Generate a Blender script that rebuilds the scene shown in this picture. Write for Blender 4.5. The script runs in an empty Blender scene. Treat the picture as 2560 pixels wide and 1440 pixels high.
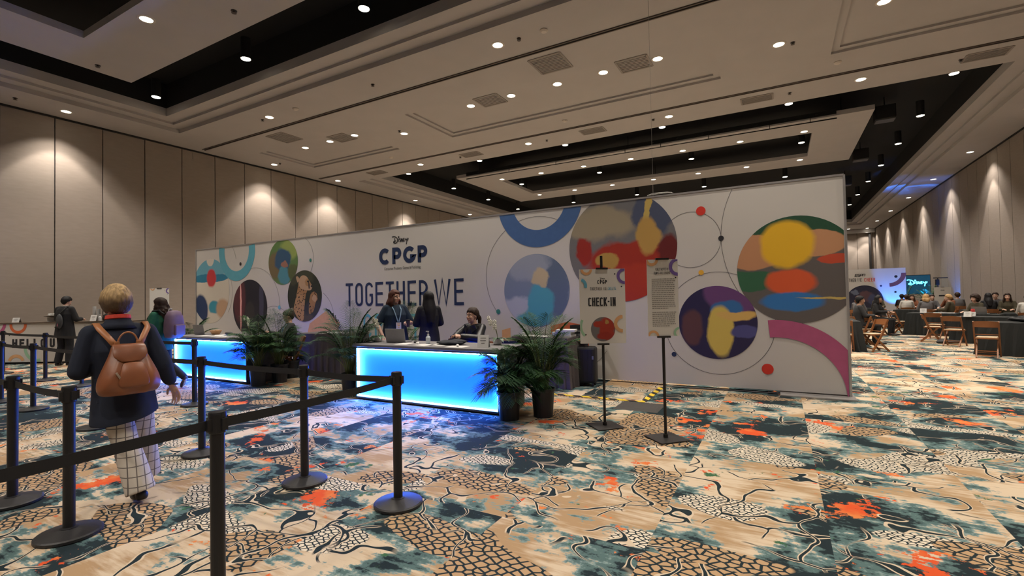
import bpy, bmesh, math, random
from mathutils import Vector as V, Matrix as MX, noise as NZ

S = bpy.context.scene
COL = S.collection
PI = math.pi
random.seed(7)

# ---------------------------------------------------------------- camera, world, exposure
cam_d = bpy.data.cameras.new('camera')
cam_d.sensor_width = 36.0
cam_d.lens = 1203.2 / 2560 * 36.0
cam_d.clip_start, cam_d.clip_end = 0.05, 200
cam = bpy.data.objects.new('camera', cam_d)
COL.objects.link(cam)
_yaw, _pit, _rol = 0.50653, 0.021241, -0.018787
_f = V((-math.sin(_yaw) * math.cos(_pit), math.cos(_yaw) * math.cos(_pit), math.sin(_pit)))
_r0 = V((math.cos(_yaw), math.sin(_yaw), 0))
_u0 = _r0.cross(_f)
_r = _r0 * math.cos(_rol) + _u0 * math.sin(_rol)
_u = -_r0 * math.sin(_rol) + _u0 * math.cos(_rol)
cam.matrix_world = MX(((_r.x, _u.x, -_f.x, 0), (_r.y, _u.y, -_f.y, 0), (_r.z, _u.z, -_f.z, 1.55), (0, 0, 0, 1)))
S.camera = cam

wd = bpy.data.worlds.new('hall_air')
S.world = wd
wd.use_nodes = True
wd.node_tree.nodes['Background'].inputs[0].default_value = (0.5, 0.46, 0.44, 1)
wd.node_tree.nodes['Background'].inputs[1].default_value = 0.15

S.view_settings.view_transform = 'Standard'
S.view_settings.look = 'None'
S.view_settings.gamma = 1.0
S.view_settings.use_curve_mapping = False
S.view_settings.exposure = 0.50
S.cycles.use_denoising = True
S.cycles.use_adaptive_sampling = True
S.cycles.adaptive_threshold = 0.06
S.cycles.adaptive_min_samples = 16
S.cycles.max_bounces = 4
S.cycles.diffuse_bounces = 2
S.cycles.glossy_bounces = 2
S.cycles.transmission_bounces = 3
S.cycles.transparent_max_bounces = 6
S.cycles.sample_clamp_indirect = 6.0
S.cycles.caustics_reflective = False
S.cycles.caustics_refractive = False
WARM = (1.0, 0.905, 0.79)
P_CAN, P_WALL, P_CYL = 215.0, 330.0, 215.0       # lamp watts: strip cans, wall washers, hanging cylinders

# ---------------------------------------------------------------- materials
MATS = {}


def nd(nt, t, **kw):
    n = nt.nodes.new(t)
    for k, v in kw.items():
        setattr(n, k, v)
    return n


def lk(nt, a, b):
    nt.links.new(a, b)


def mat(name, c, r=0.6, metal=0.0, var=0.06, sc=8.0, st=(1, 1, 1), bump=0.0, em=None, es=0.0, spec=0.5):
    """procedural principled material: colour varied by stretched noise, optional bump and emission"""
    if name in MATS:
        return MATS[name]
    m = bpy.data.materials.new(name)
    m.use_nodes = True
    nt = m.node_tree
    b = nt.nodes['Principled BSDF']
    b.inputs['Roughness'].default_value = r
    b.inputs['Metallic'].default_value = metal
    b.inputs['Specular IOR Level'].default_value = spec
    tc = nd(nt, 'ShaderNodeTexCoord')
    mp = nd(nt, 'ShaderNodeMapping')
    mp.inputs['Scale'].default_value = st
    nz = nd(nt, 'ShaderNodeTexNoise')
    nz.inputs['Scale'].default_value = sc
    nz.inputs['Detail'].default_value = 3
    mx = nd(nt, 'ShaderNodeMix', data_type='RGBA')
    mx.inputs[6].default_value = (*[max(0, x * (1 - var * 2)) for x in c], 1)
    mx.inputs[7].default_value = (*[min(1, x * (1 + var * 2)) for x in c], 1)
    lk(nt, tc.outputs['Object'], mp.inputs[0])
    lk(nt, mp.outputs[0], nz.inputs['Vector'])
    lk(nt, nz.outputs['Fac'], mx.inputs[0])
    lk(nt, mx.outputs[2], b.inputs['Base Color'])
    if bump:
        bp = nd(nt, 'ShaderNodeBump')
        bp.inputs['Strength'].default_value = bump
        bp.inputs['Distance'].default_value = 0.01
        lk(nt, nz.outputs['Fac'], bp.inputs['Height'])
        lk(nt, bp.outputs[0], b.inputs['Normal'])
    if em:
        b.inputs['Emission Color'].default_value = (*em, 1)
        b.inputs['Emission Strength'].default_value = es
    MATS[name] = m
    return m


# ---------------------------------------------------------------- mesh helpers
def obj(name, bm, m=None, parent=None, smooth=False, bev=0.0, loc=None, rotz=0.0):
    me = bpy.data.meshes.new(name)
    bmesh.ops.recalc_face_normals(bm, faces=bm.faces[:])
    bm.to_mesh(me)
    bm.free()
    for mm in (m if isinstance(m, (list, tuple)) else [m]):
        if mm:
            me.materials.append(mm)
    if smooth:
        for p in me.polygons:
            p.use_smooth = True
    o = bpy.data.objects.new(name, me)
    COL.objects.link(o)
    if parent is not None:
        o.parent = parent
    if loc is not None:
        o.location = loc
    o.rotation_euler[2] = rotz
    if bev:
        md = o.modifiers.new('edge', 'BEVEL')
        md.width = bev
        md.segments = 2
        md.limit_method = 'ANGLE'
        md.angle_limit = 0.7
    return o


def tag(o, label, cat, group=None, kind=None):
    o['label'] = label
    o['category'] = cat
    if group:
        o['group'] = group
    if kind:
        o['kind'] = kind
    return o


def thing(name, label, cat, loc=(0, 0, 0), rotz=0.0, group=None):
    o = bpy.data.objects.new(name, None)
    o.empty_display_size = 0.1
    COL.objects.link(o)
    o.location = loc
    o.rotation_euler[2] = rotz
    return tag(o, label, cat, group)


def struct(name, bm, m, **kw):
    o = obj(name, bm, m, **kw)
    o['kind'] = 'structure'
    return o


def copy_tree(o, parent=None):
    c = o.copy()
    COL.objects.link(c)
    if parent is not None:
        c.parent = parent
    for ch in list(o.children):
        copy_tree(ch, c)
    return c


def NB():
    return bmesh.new()


def box(bm, cx, cy, cz, sx, sy, sz, M=None, mi=0):
    vs = []
    for dx in (-.5, .5):
        for dy in (-.5, .5):
            for dz in (-.5, .5):
                p = V((cx + dx * sx, cy + dy * sy, cz + dz * sz))
                vs.append(bm.verts.new(M @ p if M else p))
    for f in ((0, 1, 3, 2), (4, 6, 7, 5), (0, 4, 5, 1), (2, 3, 7, 6), (0, 2, 6, 4), (1, 5, 7, 3)):
        bm.faces.new([vs[i] for i in f]).material_index = mi
    return bm


def poly(bm, pts, mi=0):
    f = bm.faces.new([bm.verts.new(p) for p in pts])
    f.material_index = mi
    return f


def frame_of(d):
    d = V(d).normalized()
    a = V((0, 0, 1)) if abs(d.z) < 0.9 else V((1, 0, 0))
    x = d.cross(a).normalized()
    return x, x.cross(d), d


def rings(bm, rs, cap=True, mi=0):
    """loft a list of closed loops of equal length"""
    L = [[bm.verts.new(p) for p in r] for r in rs]
    n = len(L[0])
    for a, b in zip(L, L[1:]):
        for i in range(n):
            bm.faces.new((a[i], a[(i + 1) % n], b[(i + 1) % n], b[i])).material_index = mi
    if cap:
        bm.faces.new(L[0][::-1]).material_index = mi
        bm.faces.new(L[-1]).material_index = mi
    return bm


def circ(c, x, y, rx, ry=None, n=16):
    ry = rx if ry is None else ry
    c = V(c)
    return [c + x * (rx * math.cos(2 * PI * i / n)) + y * (ry * math.sin(2 * PI * i / n)) for i in range(n)]


def cyl(bm, p0, p1, r0, r1=None, n=16, mi=0):
    r1 = r0 if r1 is None else r1
    x, y, _ = frame_of(V(p1) - V(p0))
    return rings(bm, [circ(p0, x, y, r0, n=n), circ(p1, x, y, r1, n=n)], mi=mi)


def lathe(bm, prof, c=(0, 0, 0), n=24, mi=0, cap=True):
    c = V(c)
    X, Y = V((1, 0, 0)), V((0, 1, 0))
    return rings(bm, [circ(c + V((0, 0, z)), X, Y, max(r, 1e-4), n=n) for r, z in prof], cap=cap, mi=mi)


def tube(bm, pts, r, n=8, mi=0):
    pts = [V(p) for p in pts]
    rr = r if isinstance(r, (list, tuple)) else [r] * len(pts)
    out = []
    x = y = None
    for i, p in enumerate(pts):
        d = (pts[min(i + 1, len(pts) - 1)] - pts[max(i - 1, 0)]).normalized()
        if x is None:
            x, y, _ = frame_of(d)
        else:
            x = (x - d * x.dot(d)).normalized()
            y = d.cross(x)
        out.append(circ(p, x, y, rr[i], n=n))
    return rings(bm, out, mi=mi)


def ell(bm, c, r, ax=None, nu=12, nv=8, mi=0):
    X, Y, Z = ax or (V((1, 0, 0)), V((0, 1, 0)), V((0, 0, 1)))
    r = (r, r, r) if not isinstance(r, (tuple, list)) else r
    c = V(c)
    R = []
    for j in range(1, nv):
        t = PI * j / nv
        R.append(circ(c - Z * (r[2] * math.cos(t)), X, Y, r[0] * math.sin(t), r[1] * math.sin(t), n=nu))
    L = [[bm.verts.new(p) for p in q] for q in R]
    bot, top = bm.verts.new(c - Z * r[2]), bm.verts.new(c + Z * r[2])
    for a, b in zip(L, L[1:]):
        for i in range(nu):
            bm.faces.new((a[i], a[(i + 1) % nu], b[(i + 1) % nu], b[i])).material_index = mi
    for i in range(nu):
        bm.faces.new((bot, L[0][(i + 1) % nu], L[0][i])).material_index = mi
        bm.faces.new((top, L[-1][i], L[-1][(i + 1) % nu])).material_index = mi
    return bm


def rcap(bm, p0, p1, r0, r1=None, n=12):
    """rounded cone"""
    r1 = r0 if r1 is None else r1
    p0, p1 = V(p0), V(p1)
    d = p1 - p0
    if d.length < 1e-5:
        return ell(bm, p0, r0)
    x, y, z = frame_of(d)
    R = []
    for a in (-80, -55, -30, 0):
        t = math.radians(a)
        R.append(circ(p0 + z * (r0 * math.sin(t)), x, y, r0 * math.cos(t), n=n))
    for a in (0, 30, 55, 80):
        t = math.radians(a)
        R.append(circ(p1 + z * (r1 * math.sin(t)), x, y, r1 * math.cos(t), n=n))
    return rings(bm, R)


def clip(bm, co, no):
    """cut away what lies beyond the plane, on the side the normal points to"""
    bmesh.ops.bisect_plane(bm, geom=bm.verts[:] + bm.edges[:] + bm.faces[:], plane_co=co, plane_no=no, clear_outer=True)
    return bm


def remesh(o, vox, sm=3, disp=None):
    md = o.modifiers.new('skin', 'REMESH')
    md.mode = 'VOXEL'
    md.voxel_size = vox
    md.use_smooth_shade = True
    if sm:
        s = o.modifiers.new('soft', 'SMOOTH')
        s.factor = 0.5
        s.iterations = sm
    return o


# lettering drawn as strokes on a plane: o = origin, X = reading direction, Z = up, N = out of the plane
_rc = [0]


def ribbon(bm, pts, w, fr, closed=False):
    """flat stroke of width w through 2-D points; fr = (origin, X, Z, lift, N)"""
    o, X, Z, lift, N = fr
    _rc[0] = (_rc[0] + 1) % 9
    lift += _rc[0] * .00025          # crossing strokes must not share a plane
    n = len(pts)
    Lf, Rt = [], []
    for i in range(n):
        if closed:
            a, b = pts[i - 1], pts[(i + 1) % n]
        else:
            a, b = pts[max(i - 1, 0)], pts[min(i + 1, n - 1)]
        p = pts[i]
        d1 = V((p[0] - a[0], p[1] - a[1]))
        d2 = V((b[0] - p[0], b[1] - p[1]))
        if d1.length < 1e-9:
            d1 = d2
        if d2.length < 1e-9:
            d2 = d1
        d1.normalize()
        d2.normalize()
        t = d1 + d2
        if t.length < 1e-6:
            t = d1
        t.normalize()
        nn = V((-t.y, t.x))
        k = w / 2 / max(0.6, nn.dot(V((-d1.y, d1.x))))
        Lf.append((p[0] + nn.x * k, p[1] + nn.y * k))
        Rt.append((p[0] - nn.x * k, p[1] - nn.y * k))
    P = lambda q: V(o) + V(X) * q[0] + V(Z) * q[1] + V(N) * lift
    vl = [bm.verts.new(P(q)) for q in Lf]
    vr = [bm.verts.new(P(q)) for q in Rt]
    for i in range(n if closed else n - 1):
        j = (i + 1) % n
        try:
            bm.faces.new((vr[i], vr[j], vl[j], vl[i]))
        except ValueError:
            pass


def arc(cx, cy, rx, ry, a0, a1, n=12):
    return [(cx + rx * math.cos(math.radians(a0 + (a1 - a0) * i / n)), cy + ry * math.sin(math.radians(a0 + (a1 - a0) * i / n))) for i in range(n + 1)]


def rrect(x0, y0, x1, y1, r, n=6):
    return arc(x1 - r, y1 - r, r, r, 0, 90, n) + arc(x0 + r, y1 - r, r, r, 90, 180, n) + arc(x0 + r, y0 + r, r, r, 180, 270, n) + arc(x1 - r, y0 + r, r, r, 270, 360, n)


def glyph(ch, w, h, t):
    """strokes of one capital in a w x h box for stroke thickness t: list of (points, closed)"""
    e = t / 2
    x0, x1, y0, y1, m = e, w - e, e, h - e, h * 0.52
    r = min((x1 - x0) * 0.5, h * 0.3)
    s0 = 8
    if t > h * .2:
        r, s0 = min(x1 - x0, y1 - y0) / 2, 44
    if ch == 'T': return [([(0, y1), (w, y1)], 0), ([(w / 2, y1), (w / 2, 0)], 0)]
    if ch == 'O': return [(rrect(x0, y0, x1, y1, r), 1)]
    if ch == 'G': return [(arc(x1 - r, y1 - r, r, r, s0, 90) + arc(x0 + r, y1 - r, r, r, 90, 180) + arc(x0 + r, y0 + r, r, r, 180, 270) + arc(x1 - r, y0 + r, r, r, 270, 360)[:-3 if s0 > 8 else None] + [(x1, m - e), (w * 0.55, m - e)], 0)]
    if ch == 'C': return [(arc(x1 - r, y1 - r, r, r, s0, 90) + arc(x0 + r, y1 - r, r, r, 90, 180) + arc(x0 + r, y0 + r, r, r, 180, 270) + arc(x1 - r, y0 + r, r, r, 270, 360 - s0), 0)]
    if ch == 'E': return [([(w, y1), (x0, y1), (x0, y0), (w, y0)], 0), ([(x0, m), (w * .92, m)], 0)]
    if ch == 'H': return [([(x0, 0), (x0, h)], 0), ([(x1, 0), (x1, h)], 0), ([(x0, m), (x1, m)], 0)]
    if ch == 'L': return [([(x0, h), (x0, y0), (w, y0)], 0)]
    if ch == 'U': return [([(x0, h)] + arc(x0 + r, y0 + r, r, r, 180, 270) + arc(x1 - r, y0 + r, r, r, 270, 360) + [(x1, h)], 0)]
    if ch == 'I': return [([(w / 2, 0), (w / 2, h)], 0)]
    if ch == 'N': return [([(x0, 0), (x0, h)], 0), ([(x0 + e * .3, h - e * .4), (x1 - e * .3, e * .4)], 0), ([(x1, 0), (x1, h)], 0)]
    if ch == 'K': return [([(x0, 0), (x0, h)], 0), ([(w - e * .6, h), (x0 + e, m), (w - e * .4, 0)], 0)]
    if ch == 'A': return [([(e * .7, 0), (w / 2, h - e * .5), (w - e * .7, 0)], 0), ([(w * .2, h * .27), (w * .8, h * .27)], 0)]
    if ch == 'W': return [([(e * .6, h), (w * .27, e * .5), (w * .5, h), (w * .73, e * .5), (w - e * .6, h)], 0)]
    if ch in 'PR':
        q = (y1 - m) / 2 + e * .4
        rr = min(q, (x1 - x0) * .8)
        g = [([(x0, 0), (x0, y1), (x1 - rr, y1)] + arc(x1 - rr, y1 - q, rr, q, 90, -90) + [(x0, y1 - 2 * q)], 0)]
        return g + ([([(w * .5, y1 - 2 * q), (x1, 0)], 0)] if ch == 'R' else [])
    if ch == 'S':
        r = min((x1 - x0) / 2, (y1 - m) / 2 + e * .5)
        cy1, cy0 = y1 - (y1 - y0) / 4, y0 + (y1 - y0) / 4
        q = (y1 - y0) / 4
        return [(arc(w / 2, cy1, (x1 - x0) / 2, q, 15, 270) + arc(w / 2, cy0, (x1 - x0) / 2, q, 90, -165), 0)]
    if ch == '-': return [([(w * .1, m), (w * .9, m)], 0)]
    return []


def word(bm, txt, x, y, h, w, gap, t, fr, wide=None):
    """stroke lettering from (x, y); returns the end x"""
    for ch in txt:
        ww = (wide or {}).get(ch, w)
        for pts, cl in glyph(ch, ww, h, t):
            ribbon(bm, [(x + px, y + py) for px, py in pts], t, fr, closed=bool(cl))
        x += ww + gap
    return x - gap


SCRIPT = [  # flowing script wordmark in a unit box, x 0..1, y 0..0.42
    [(0.0, .36), (.03, .385), (.10, .39), (.20, .365), (.29, .31), (.335, .23), (.325, .15), (.28, .095), (.20, .07), (.12, .085), (.085, .12), (.10, .155), (.17, .175), (.25, .17)],
    [(.165, .305), (.162, .2), (.160, .055)],
    [(.385, .27), (.383, .17), (.390, .125)],
    [(.37, .345), (.40, .365), (.43, .35), (.41, .325), (.375, .335)],
    [(.515, .255), (.475, .265), (.455, .235), (.485, .205), (.52, .175), (.505, .135), (.455, .125)],
    [(.56, .125), (.563, .255), (.60, .2), (.635, .135), (.645, .255)],
    [(.755, .26), (.70, .26), (.695, .2), (.70, .135), (.765, .14)],
    [(.697, .2), (.75, .205)],
    [(.80, .265), (.81, .2), (.86, .185), (.905, .215), (.915, .27)],
    [(.965, .26), (.985, .23), (.965, .185), (.91, .15), (.885, .16)],
    [(.915, .27), (.905, .16), (.875, .03), (.865, -.03)],
]


def smooth_pts(p, k=5):
    """Catmull-Rom through 2-D points"""
    out = []
    n = len(p)
    for i in range(n - 1):
        a, b, c, d = p[max(i - 1, 0)], p[i], p[i + 1], p[min(i + 2, n - 1)]
        for j in range(k):
            t = j / k
            out.append(tuple(0.5 * (2 * b[q] + (c[q] - a[q]) * t + (2 * a[q] - 5 * b[q] + 4 * c[q] - d[q]) * t * t + (3 * b[q] - a[q] - 3 * c[q] + d[q]) * t ** 3) for q in (0, 1)))
    return out + [p[-1]]


def script_mark(bm, x, y, W, t, fr):
    for s in SCRIPT:
        ribbon(bm, smooth_pts([(x + a * W, y + b * W) for a, b in s]), t, fr)


_dg_cache = []


def type_text(bm, txt, size, fr, cx, cy, sx=1.0, bold=0.0, align='CENTER'):
    """small printed text from Blender's own typeface, laid flat on the plane fr"""
    cu = bpy.data.curves.new('t', 'FONT')
    cu.body = txt
    cu.size = size
    cu.align_x = align
    cu.offset = bold
    cu.resolution_u = 3
    ob = bpy.data.objects.new('t', cu)
    COL.objects.link(ob)
    dg = bpy.context.evaluated_depsgraph_get()
    me = bpy.data.meshes.new_from_object(ob.evaluated_get(dg))
    o, X, Z, lift, N = fr
    base = len(bm.verts)
    vs = [bm.verts.new(V(o) + V(X) * (cx + v.co.x * sx) + V(Z) * (cy + v.co.y) + V(N) * lift) for v in me.vertices]
    for p in me.polygons:
        try:
            bm.faces.new([vs[i] for i in p.vertices])
        except ValueError:
            pass
    bpy.data.objects.remove(ob)
    bpy.data.curves.remove(cu)
    bpy.data.meshes.remove(me)
    return bm


def disc(bm, cx, cy, r, fr, n=48):
    o, X, Z, lift, N = fr
    poly(bm, [V(o) + V(X) * (cx + r * math.cos(2 * PI * i / n)) + V(Z) * (cy + r * math.sin(2 * PI * i / n)) + V(N) * lift for i in range(n)])


def ringarc(bm, cx, cy, r, w, a0, a1, fr, n=40):
    full = abs(a1 - a0) >= 359.9
    p = arc(cx, cy, r, r, a0, a1, n)
    ribbon(bm, p[:-1] if full else p, w, fr, closed=full)
# ---------------------------------------------------------------- room
XL, XR, YN, YF, ZC = -19.65, 8.06, -9.0, 56.3, 7.5
ZD = 8.75                      # dark ceiling inside the coffers
M_ceil = mat('ceiling_paint', (.425, .40, .395), .85, var=.03, sc=1.5)
M_black = mat('black_ceiling', (.0015, .002, .0028), .9, var=.2, sc=2)
M_dark = mat('dark_gap', (.012, .01, .01), .8)


def fabric_mat():
    m = mat('wall_fabric', (.30, .252, .218), .85, var=.05, sc=3.0, st=(1.2, 1.2, 5), bump=.05)
    return m


M_wall = fabric_mat()


def carpet_mat():
    m = bpy.data.materials.new('carpet')
    m.use_nodes = True
    nt = m.node_tree
    b = nt.nodes['Principled BSDF']
    b.inputs['Roughness'].default_value = .95
    b.inputs['Specular IOR Level'].default_value = .1
    tc = nd(nt, 'ShaderNodeTexCoord')

    def math_(op, a, c=None, clamp=False):
        n = nd(nt, 'ShaderNodeMath', operation=op, use_clamp=clamp)
        for i, x in enumerate((a, c)):
            if x is None:
                continue
            if isinstance(x, (int, float)):
                n.inputs[i].default_value = x
            else:
                lk(nt, x, n.inputs[i])
        return n.outputs[0]

    def ramp(x, lo, hi):
        n = nd(nt, 'ShaderNodeMapRange')
        n.inputs[1].default_value, n.inputs[2].default_value = lo, hi
        lk(nt, x, n.inputs[0])
        return n.outputs[0]

    def band(x, c, w, s):
        """1 where |x-c| < w, soft over s"""
        return ramp(math_('ABSOLUTE', math_('SUBTRACT', x, c)), w + s, w)

    # one-metre tiles, each laid with its own piece of the pattern
    sep = nd(nt, 'ShaderNodeSeparateXYZ')
    lk(nt, tc.outputs['Object'], sep.inputs[0])
    tx = math_('FLOOR', math_('ADD', sep.outputs[0], 0.76))
    ty = math_('FLOOR', math_('MULTIPLY', math_('ADD', sep.outputs[1], 1.03), 0.5))
    cmb = nd(nt, 'ShaderNodeCombineXYZ')
    lk(nt, tx, cmb.inputs[0])
    lk(nt, ty, cmb.inputs[1])
    wn = nd(nt, 'ShaderNodeTexWhiteNoise', noise_dimensions='2D')
    lk(nt, cmb.outputs[0], wn.inputs[0])
    off = nd(nt, 'ShaderNodeVectorMath', operation='SCALE')
    lk(nt, wn.outputs['Color'], off.inputs[0])
    off.inputs['Scale'].default_value = 37.0
    # only some of the joints show: quantise the jump
    P0 = nd(nt, 'ShaderNodeVectorMath', operation='ADD')
    lk(nt, tc.outputs['Object'], P0.inputs[0])
    lk(nt, off.outputs[0], P0.inputs[1])

    def noise_(vec, sc, det=2, rough=.5, st=None, dist=0.0, seed=0.0):
        mp = nd(nt, 'ShaderNodeMapping')
        mp.inputs['Location'].default_value = (seed, seed * 1.7, seed * .3)
        if st:
            mp.inputs['Scale'].default_value = st
        lk(nt, vec, mp.inputs[0])
        n = nd(nt, 'ShaderNodeTexNoise')
        n.inputs['Scale'].default_value = sc
        n.inputs['Detail'].default_value = det
        n.inputs['Roughness'].default_value = rough
        n.inputs['Distortion'].default_value = dist
        lk(nt, mp.outputs[0], n.inputs['Vector'])
        return n.outputs['Fac']

    P = P0.outputs[0]
    C = tc.outputs['Object']

    def mix(fac, a, c):
        n = nd(nt, 'ShaderNodeMix', data_type='RGBA')
        lk(nt, fac, n.inputs[0])
        for i, x in ((6, a), (7, c)):
            if isinstance(x, tuple):
                n.inputs[i].default_value = (*x, 1)
            else:
                lk(nt, x, n.inputs[i])
        return n.outputs[2]

    CREAM, TAN, TEAL, NAVY, ORG, GRN = (.56, .45, .325), (.37, .245, .135), (.085, .140, .138), (.018, .028, .032), (.60, .085, .025), (.045, .12, .06)
    PALE = (.19, .265, .255)
    streak = noise_(C, 6.0, 4, .6, st=(.55, 4.0, 1))
    st0 = math_('SUBTRACT', streak, .5)
    base = mix(ramp(math_('ADD', noise_(P, 1.5, 3, .55, seed=3), math_('MULTIPLY', st0, .55)), .42, .58), CREAM, TAN)
    n2 = math_('ADD', noise_(P, .92, 7, .66, st=(.95, 1.1, 1), seed=11), math_('MULTIPLY', st0, .13))
    col = mix(ramp(n2, .478, .49), base, PALE)
    col = mix(ramp(n2, .494, .508), col, TEAL)
    col = mix(ramp(n2, .527, .545), col, NAVY)
    n3 = math_('ADD', noise_(P, 1.6, 7, .68, seed=23), math_('MULTIPLY', st0, .12))
    col = mix(ramp(n3, .60, .615), col, mix(ramp(noise_(P, 3.5, 3, seed=29), .45, .6), ORG, (.62, .20, .06)))
    n4 = noise_(P, 2.4, 6, .66, seed=31)
    col = mix(ramp(n4, .64, .66), col, GRN)
    # fish-scale patches
    for sd, vs, c_in, lo in ((71, 23.0, (.64, .56, .44), .688), (83, 15.0, (.43, .28, .155), .684)):
        mp = nd(nt, 'ShaderNodeMapping')
        mp.inputs['Location'].default_value = (sd, sd, 0)
        mp.inputs['Rotation'].default_value = (0, 0, .6)
        mp.inputs['Scale'].default_value = (1.0, 1.3, 1)
        lk(nt, P, mp.inputs[0])
        vo = nd(nt, 'ShaderNodeTexVoronoi', feature='DISTANCE_TO_EDGE', voronoi_dimensions='2D')
        vo.inputs['Scale'].default_value = vs
        vo.inputs['Randomness'].default_value = .7
        lk(nt, mp.outputs[0], vo.inputs['Vector'])
        sc_col = mix(ramp(vo.outputs['Distance'], .10, .15), NAVY, c_in)
        n6 = noise_(P, 1.25, .6, .4, st=(.75, 1.3, 1), seed=sd + 9)
        col = mix(ramp(n6, lo - .03, lo - .024), col, sc_col)
    # leaf outlines: level lines of slow noise, dark core with a cream edge, broken where the mask ends
    for sd, vs, amp, mk in ((51, 1.15, .95, .46), (67, 1.9, .75, .51)):
        mask = ramp(noise_(P, 1.25, 2, seed=sd + 43), mk, mk + .02)
        mp = nd(nt, 'ShaderNodeMapping')
        mp.inputs['Location'].default_value = (sd, sd * .7, 0)
        lk(nt, P, mp.inputs[0])
        nz = nd(nt, 'ShaderNodeTexNoise')
        nz.inputs['Scale'].default_value = 1.7
        nz.inputs['Detail'].default_value = 1.6
        lk(nt, mp.outputs[0], nz.inputs['Vector'])
        wp = nd(nt, 'ShaderNodeVectorMath', operation='MULTIPLY_ADD')
        lk(nt, nz.outputs['Color'], wp.inputs[0])
        wp.inputs[1].default_value = (amp * 1.6, amp * 1.6, 0)
        lk(nt, mp.outputs[0], wp.inputs[2])
        vo = nd(nt, 'ShaderNodeTexVoronoi', feature='DISTANCE_TO_EDGE', voronoi_dimensions='2D')
        vo.inputs['Scale'].default_value = vs
        lk(nt, wp.outputs[0], vo.inputs['Vector'])
        d = math_('DIVIDE', vo.outputs['Distance'], vs)
        th = math_('MULTIPLY', noise_(C, 4.5, 2, seed=sd), .024)
        for k, c in ((1.75, CREAM), (.95, NAVY)):
            n = nd(nt, 'ShaderNodeMath', operation='LESS_THAN')
            lk(nt, d, n.inputs[0])
            lk(nt, math_('MULTIPLY', th, k), n.inputs[1])
            col = mix(math_('MULTIPLY', n.outputs[0], mask), col, c)
    lk(nt, col, b.inputs['Base Color'])
    bp = nd(nt, 'ShaderNodeBump')
    bp.inputs['Strength'].default_value = .15
    bp.inputs['Distance'].default_value = .004
    lk(nt, noise_(C, 160, 2), bp.inputs['Height'])
    lk(nt, bp.outputs[0], b.inputs['Normal'])
    return m


bm = NB()
poly(bm, [(XL - .3, YN - .3, 0), (XR + .3, YN - .3, 0), (XR + .3, YF + .3, 0), (XL - .3, YF + .3, 0)])
struct('floor', bm, carpet_mat())


def panel_wall(name, axis, at, a0, a1, sgn, pitch, phase, z1=ZC):
    """fabric panels with dark joints; axis 'x': wall at x=at running in y"""
    bm = NB()
    k = math.ceil((a0 - phase) / pitch)
    ed = [a0] + [phase + pitch * i for i in range(k, k + 200) if a0 + .05 < phase + pitch * i < a1 - .05] + [a1]
    g = .014
    for p, q in zip(ed, ed[1:]):
        c, w = (p + q) / 2, q - p - 2 * g
        if axis == 'x':
            box(bm, at + sgn * .04, c, z1 / 2 + .03, .06, w, z1 - .10)
        else:
            box(bm, c, at + sgn * .04, z1 / 2 + .03, w, .06, z1 - .10)
    if axis == 'x':
        box(bm, at + sgn * .09, (a0 + a1) / 2, z1 / 2, .05, a1 - a0 + .4, z1 + .2, mi=1)
    else:
        box(bm, (a0 + a1) / 2, at + sgn * .09, z1 / 2, a1 - a0 + .4, .05, z1 + .2, mi=1)
    return struct(name, bm, [M_wall, M_dark])


panel_wall('wall_left', 'x', XL, YN, YF, -1, 1.2205, 6.171)
panel_wall('wall_right', 'x', XR, YN, YF, 1, 1.2205, .35)
panel_wall('wall_far', 'y', YF, XL, XR, 1, 1.2205, .55)
panel_wall('wall_near', 'y', YN, XL, XR, -1, 1.2205, .55)
# dark joint between walls and ceiling, skirting
for nm, x, s in (('trim_1', XL, 1), ('trim_2', XR, -1)):
    struct(nm, box(NB(), x + s * .02, (YN + YF) / 2, ZC - .03, .04, YF - YN, .055), M_dark)
struct('baseboard_left', box(NB(), XL + .012, (YN + YF) / 2, .06, .024, YF - YN, .12), M_dark)
struct('baseboard_right', box(NB(), XR - .012, (YN + YF) / 2, .06, .024, YF - YN, .12), M_dark)
# far corner: pocket for the folding wall and its dark edge
bm = NB()
box(bm, 7.62, YF - .12, ZC / 2, .16, .22, ZC)
struct('trim_3', bm, M_dark)
bm = NB()
box(bm, 6.2, YF - .2, ZC - .2, 3.6, .3, .36)
struct('trim_4', bm, M_ceil)

# ceiling with stepped coffers: rectangles with their depth
COFFERS = [(-18.1, 6.5, -5.0, 8.97), (-18.1, 6.5, 17.15, 52.3)]
TRAYS = [(-17.9, -12.9, 11.78, 14.32), (-10.35, -1.25, 11.83, 14.36), (1.29, 6.3, 11.8, 14.3)]
bm = NB()
xs0, xs1 = XL - .1, XR + .1


def cq(x0, x1, y0, y1, z, mi=0):
    if x1 - x0 > 1e-4 and y1 - y0 > 1e-4:
        poly(bm, [(x0, y0, z), (x0, y1, z), (x1, y1, z), (x1, y0, z)], mi)


def rim(x0, x1, y0, y1, z0, z1, mi=0):
    for (a, b), (c, d) in (((x0, y0), (x1, y0)), ((x1, y0), (x1, y1)), ((x1, y1), (x0, y1)), ((x0, y1), (x0, y0))):
        poly(bm, [(a, b, z0), (c, d, z0), (c, d, z1), (a, b, z1)], mi)


def step(x0, x1, y0, y1, z, w):
    """flat frame of width w inside the rectangle"""
    cq(x0, x1, y0, y0 + w, z)
    cq(x0, x1, y1 - w, y1, z)
    cq(x0, x0 + w, y0 + w, y1 - w, z)
    cq(x1 - w, x1, y0 + w, y1 - w, z)
    return x0 + w, x1 - w, y0 + w, y1 - w


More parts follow.
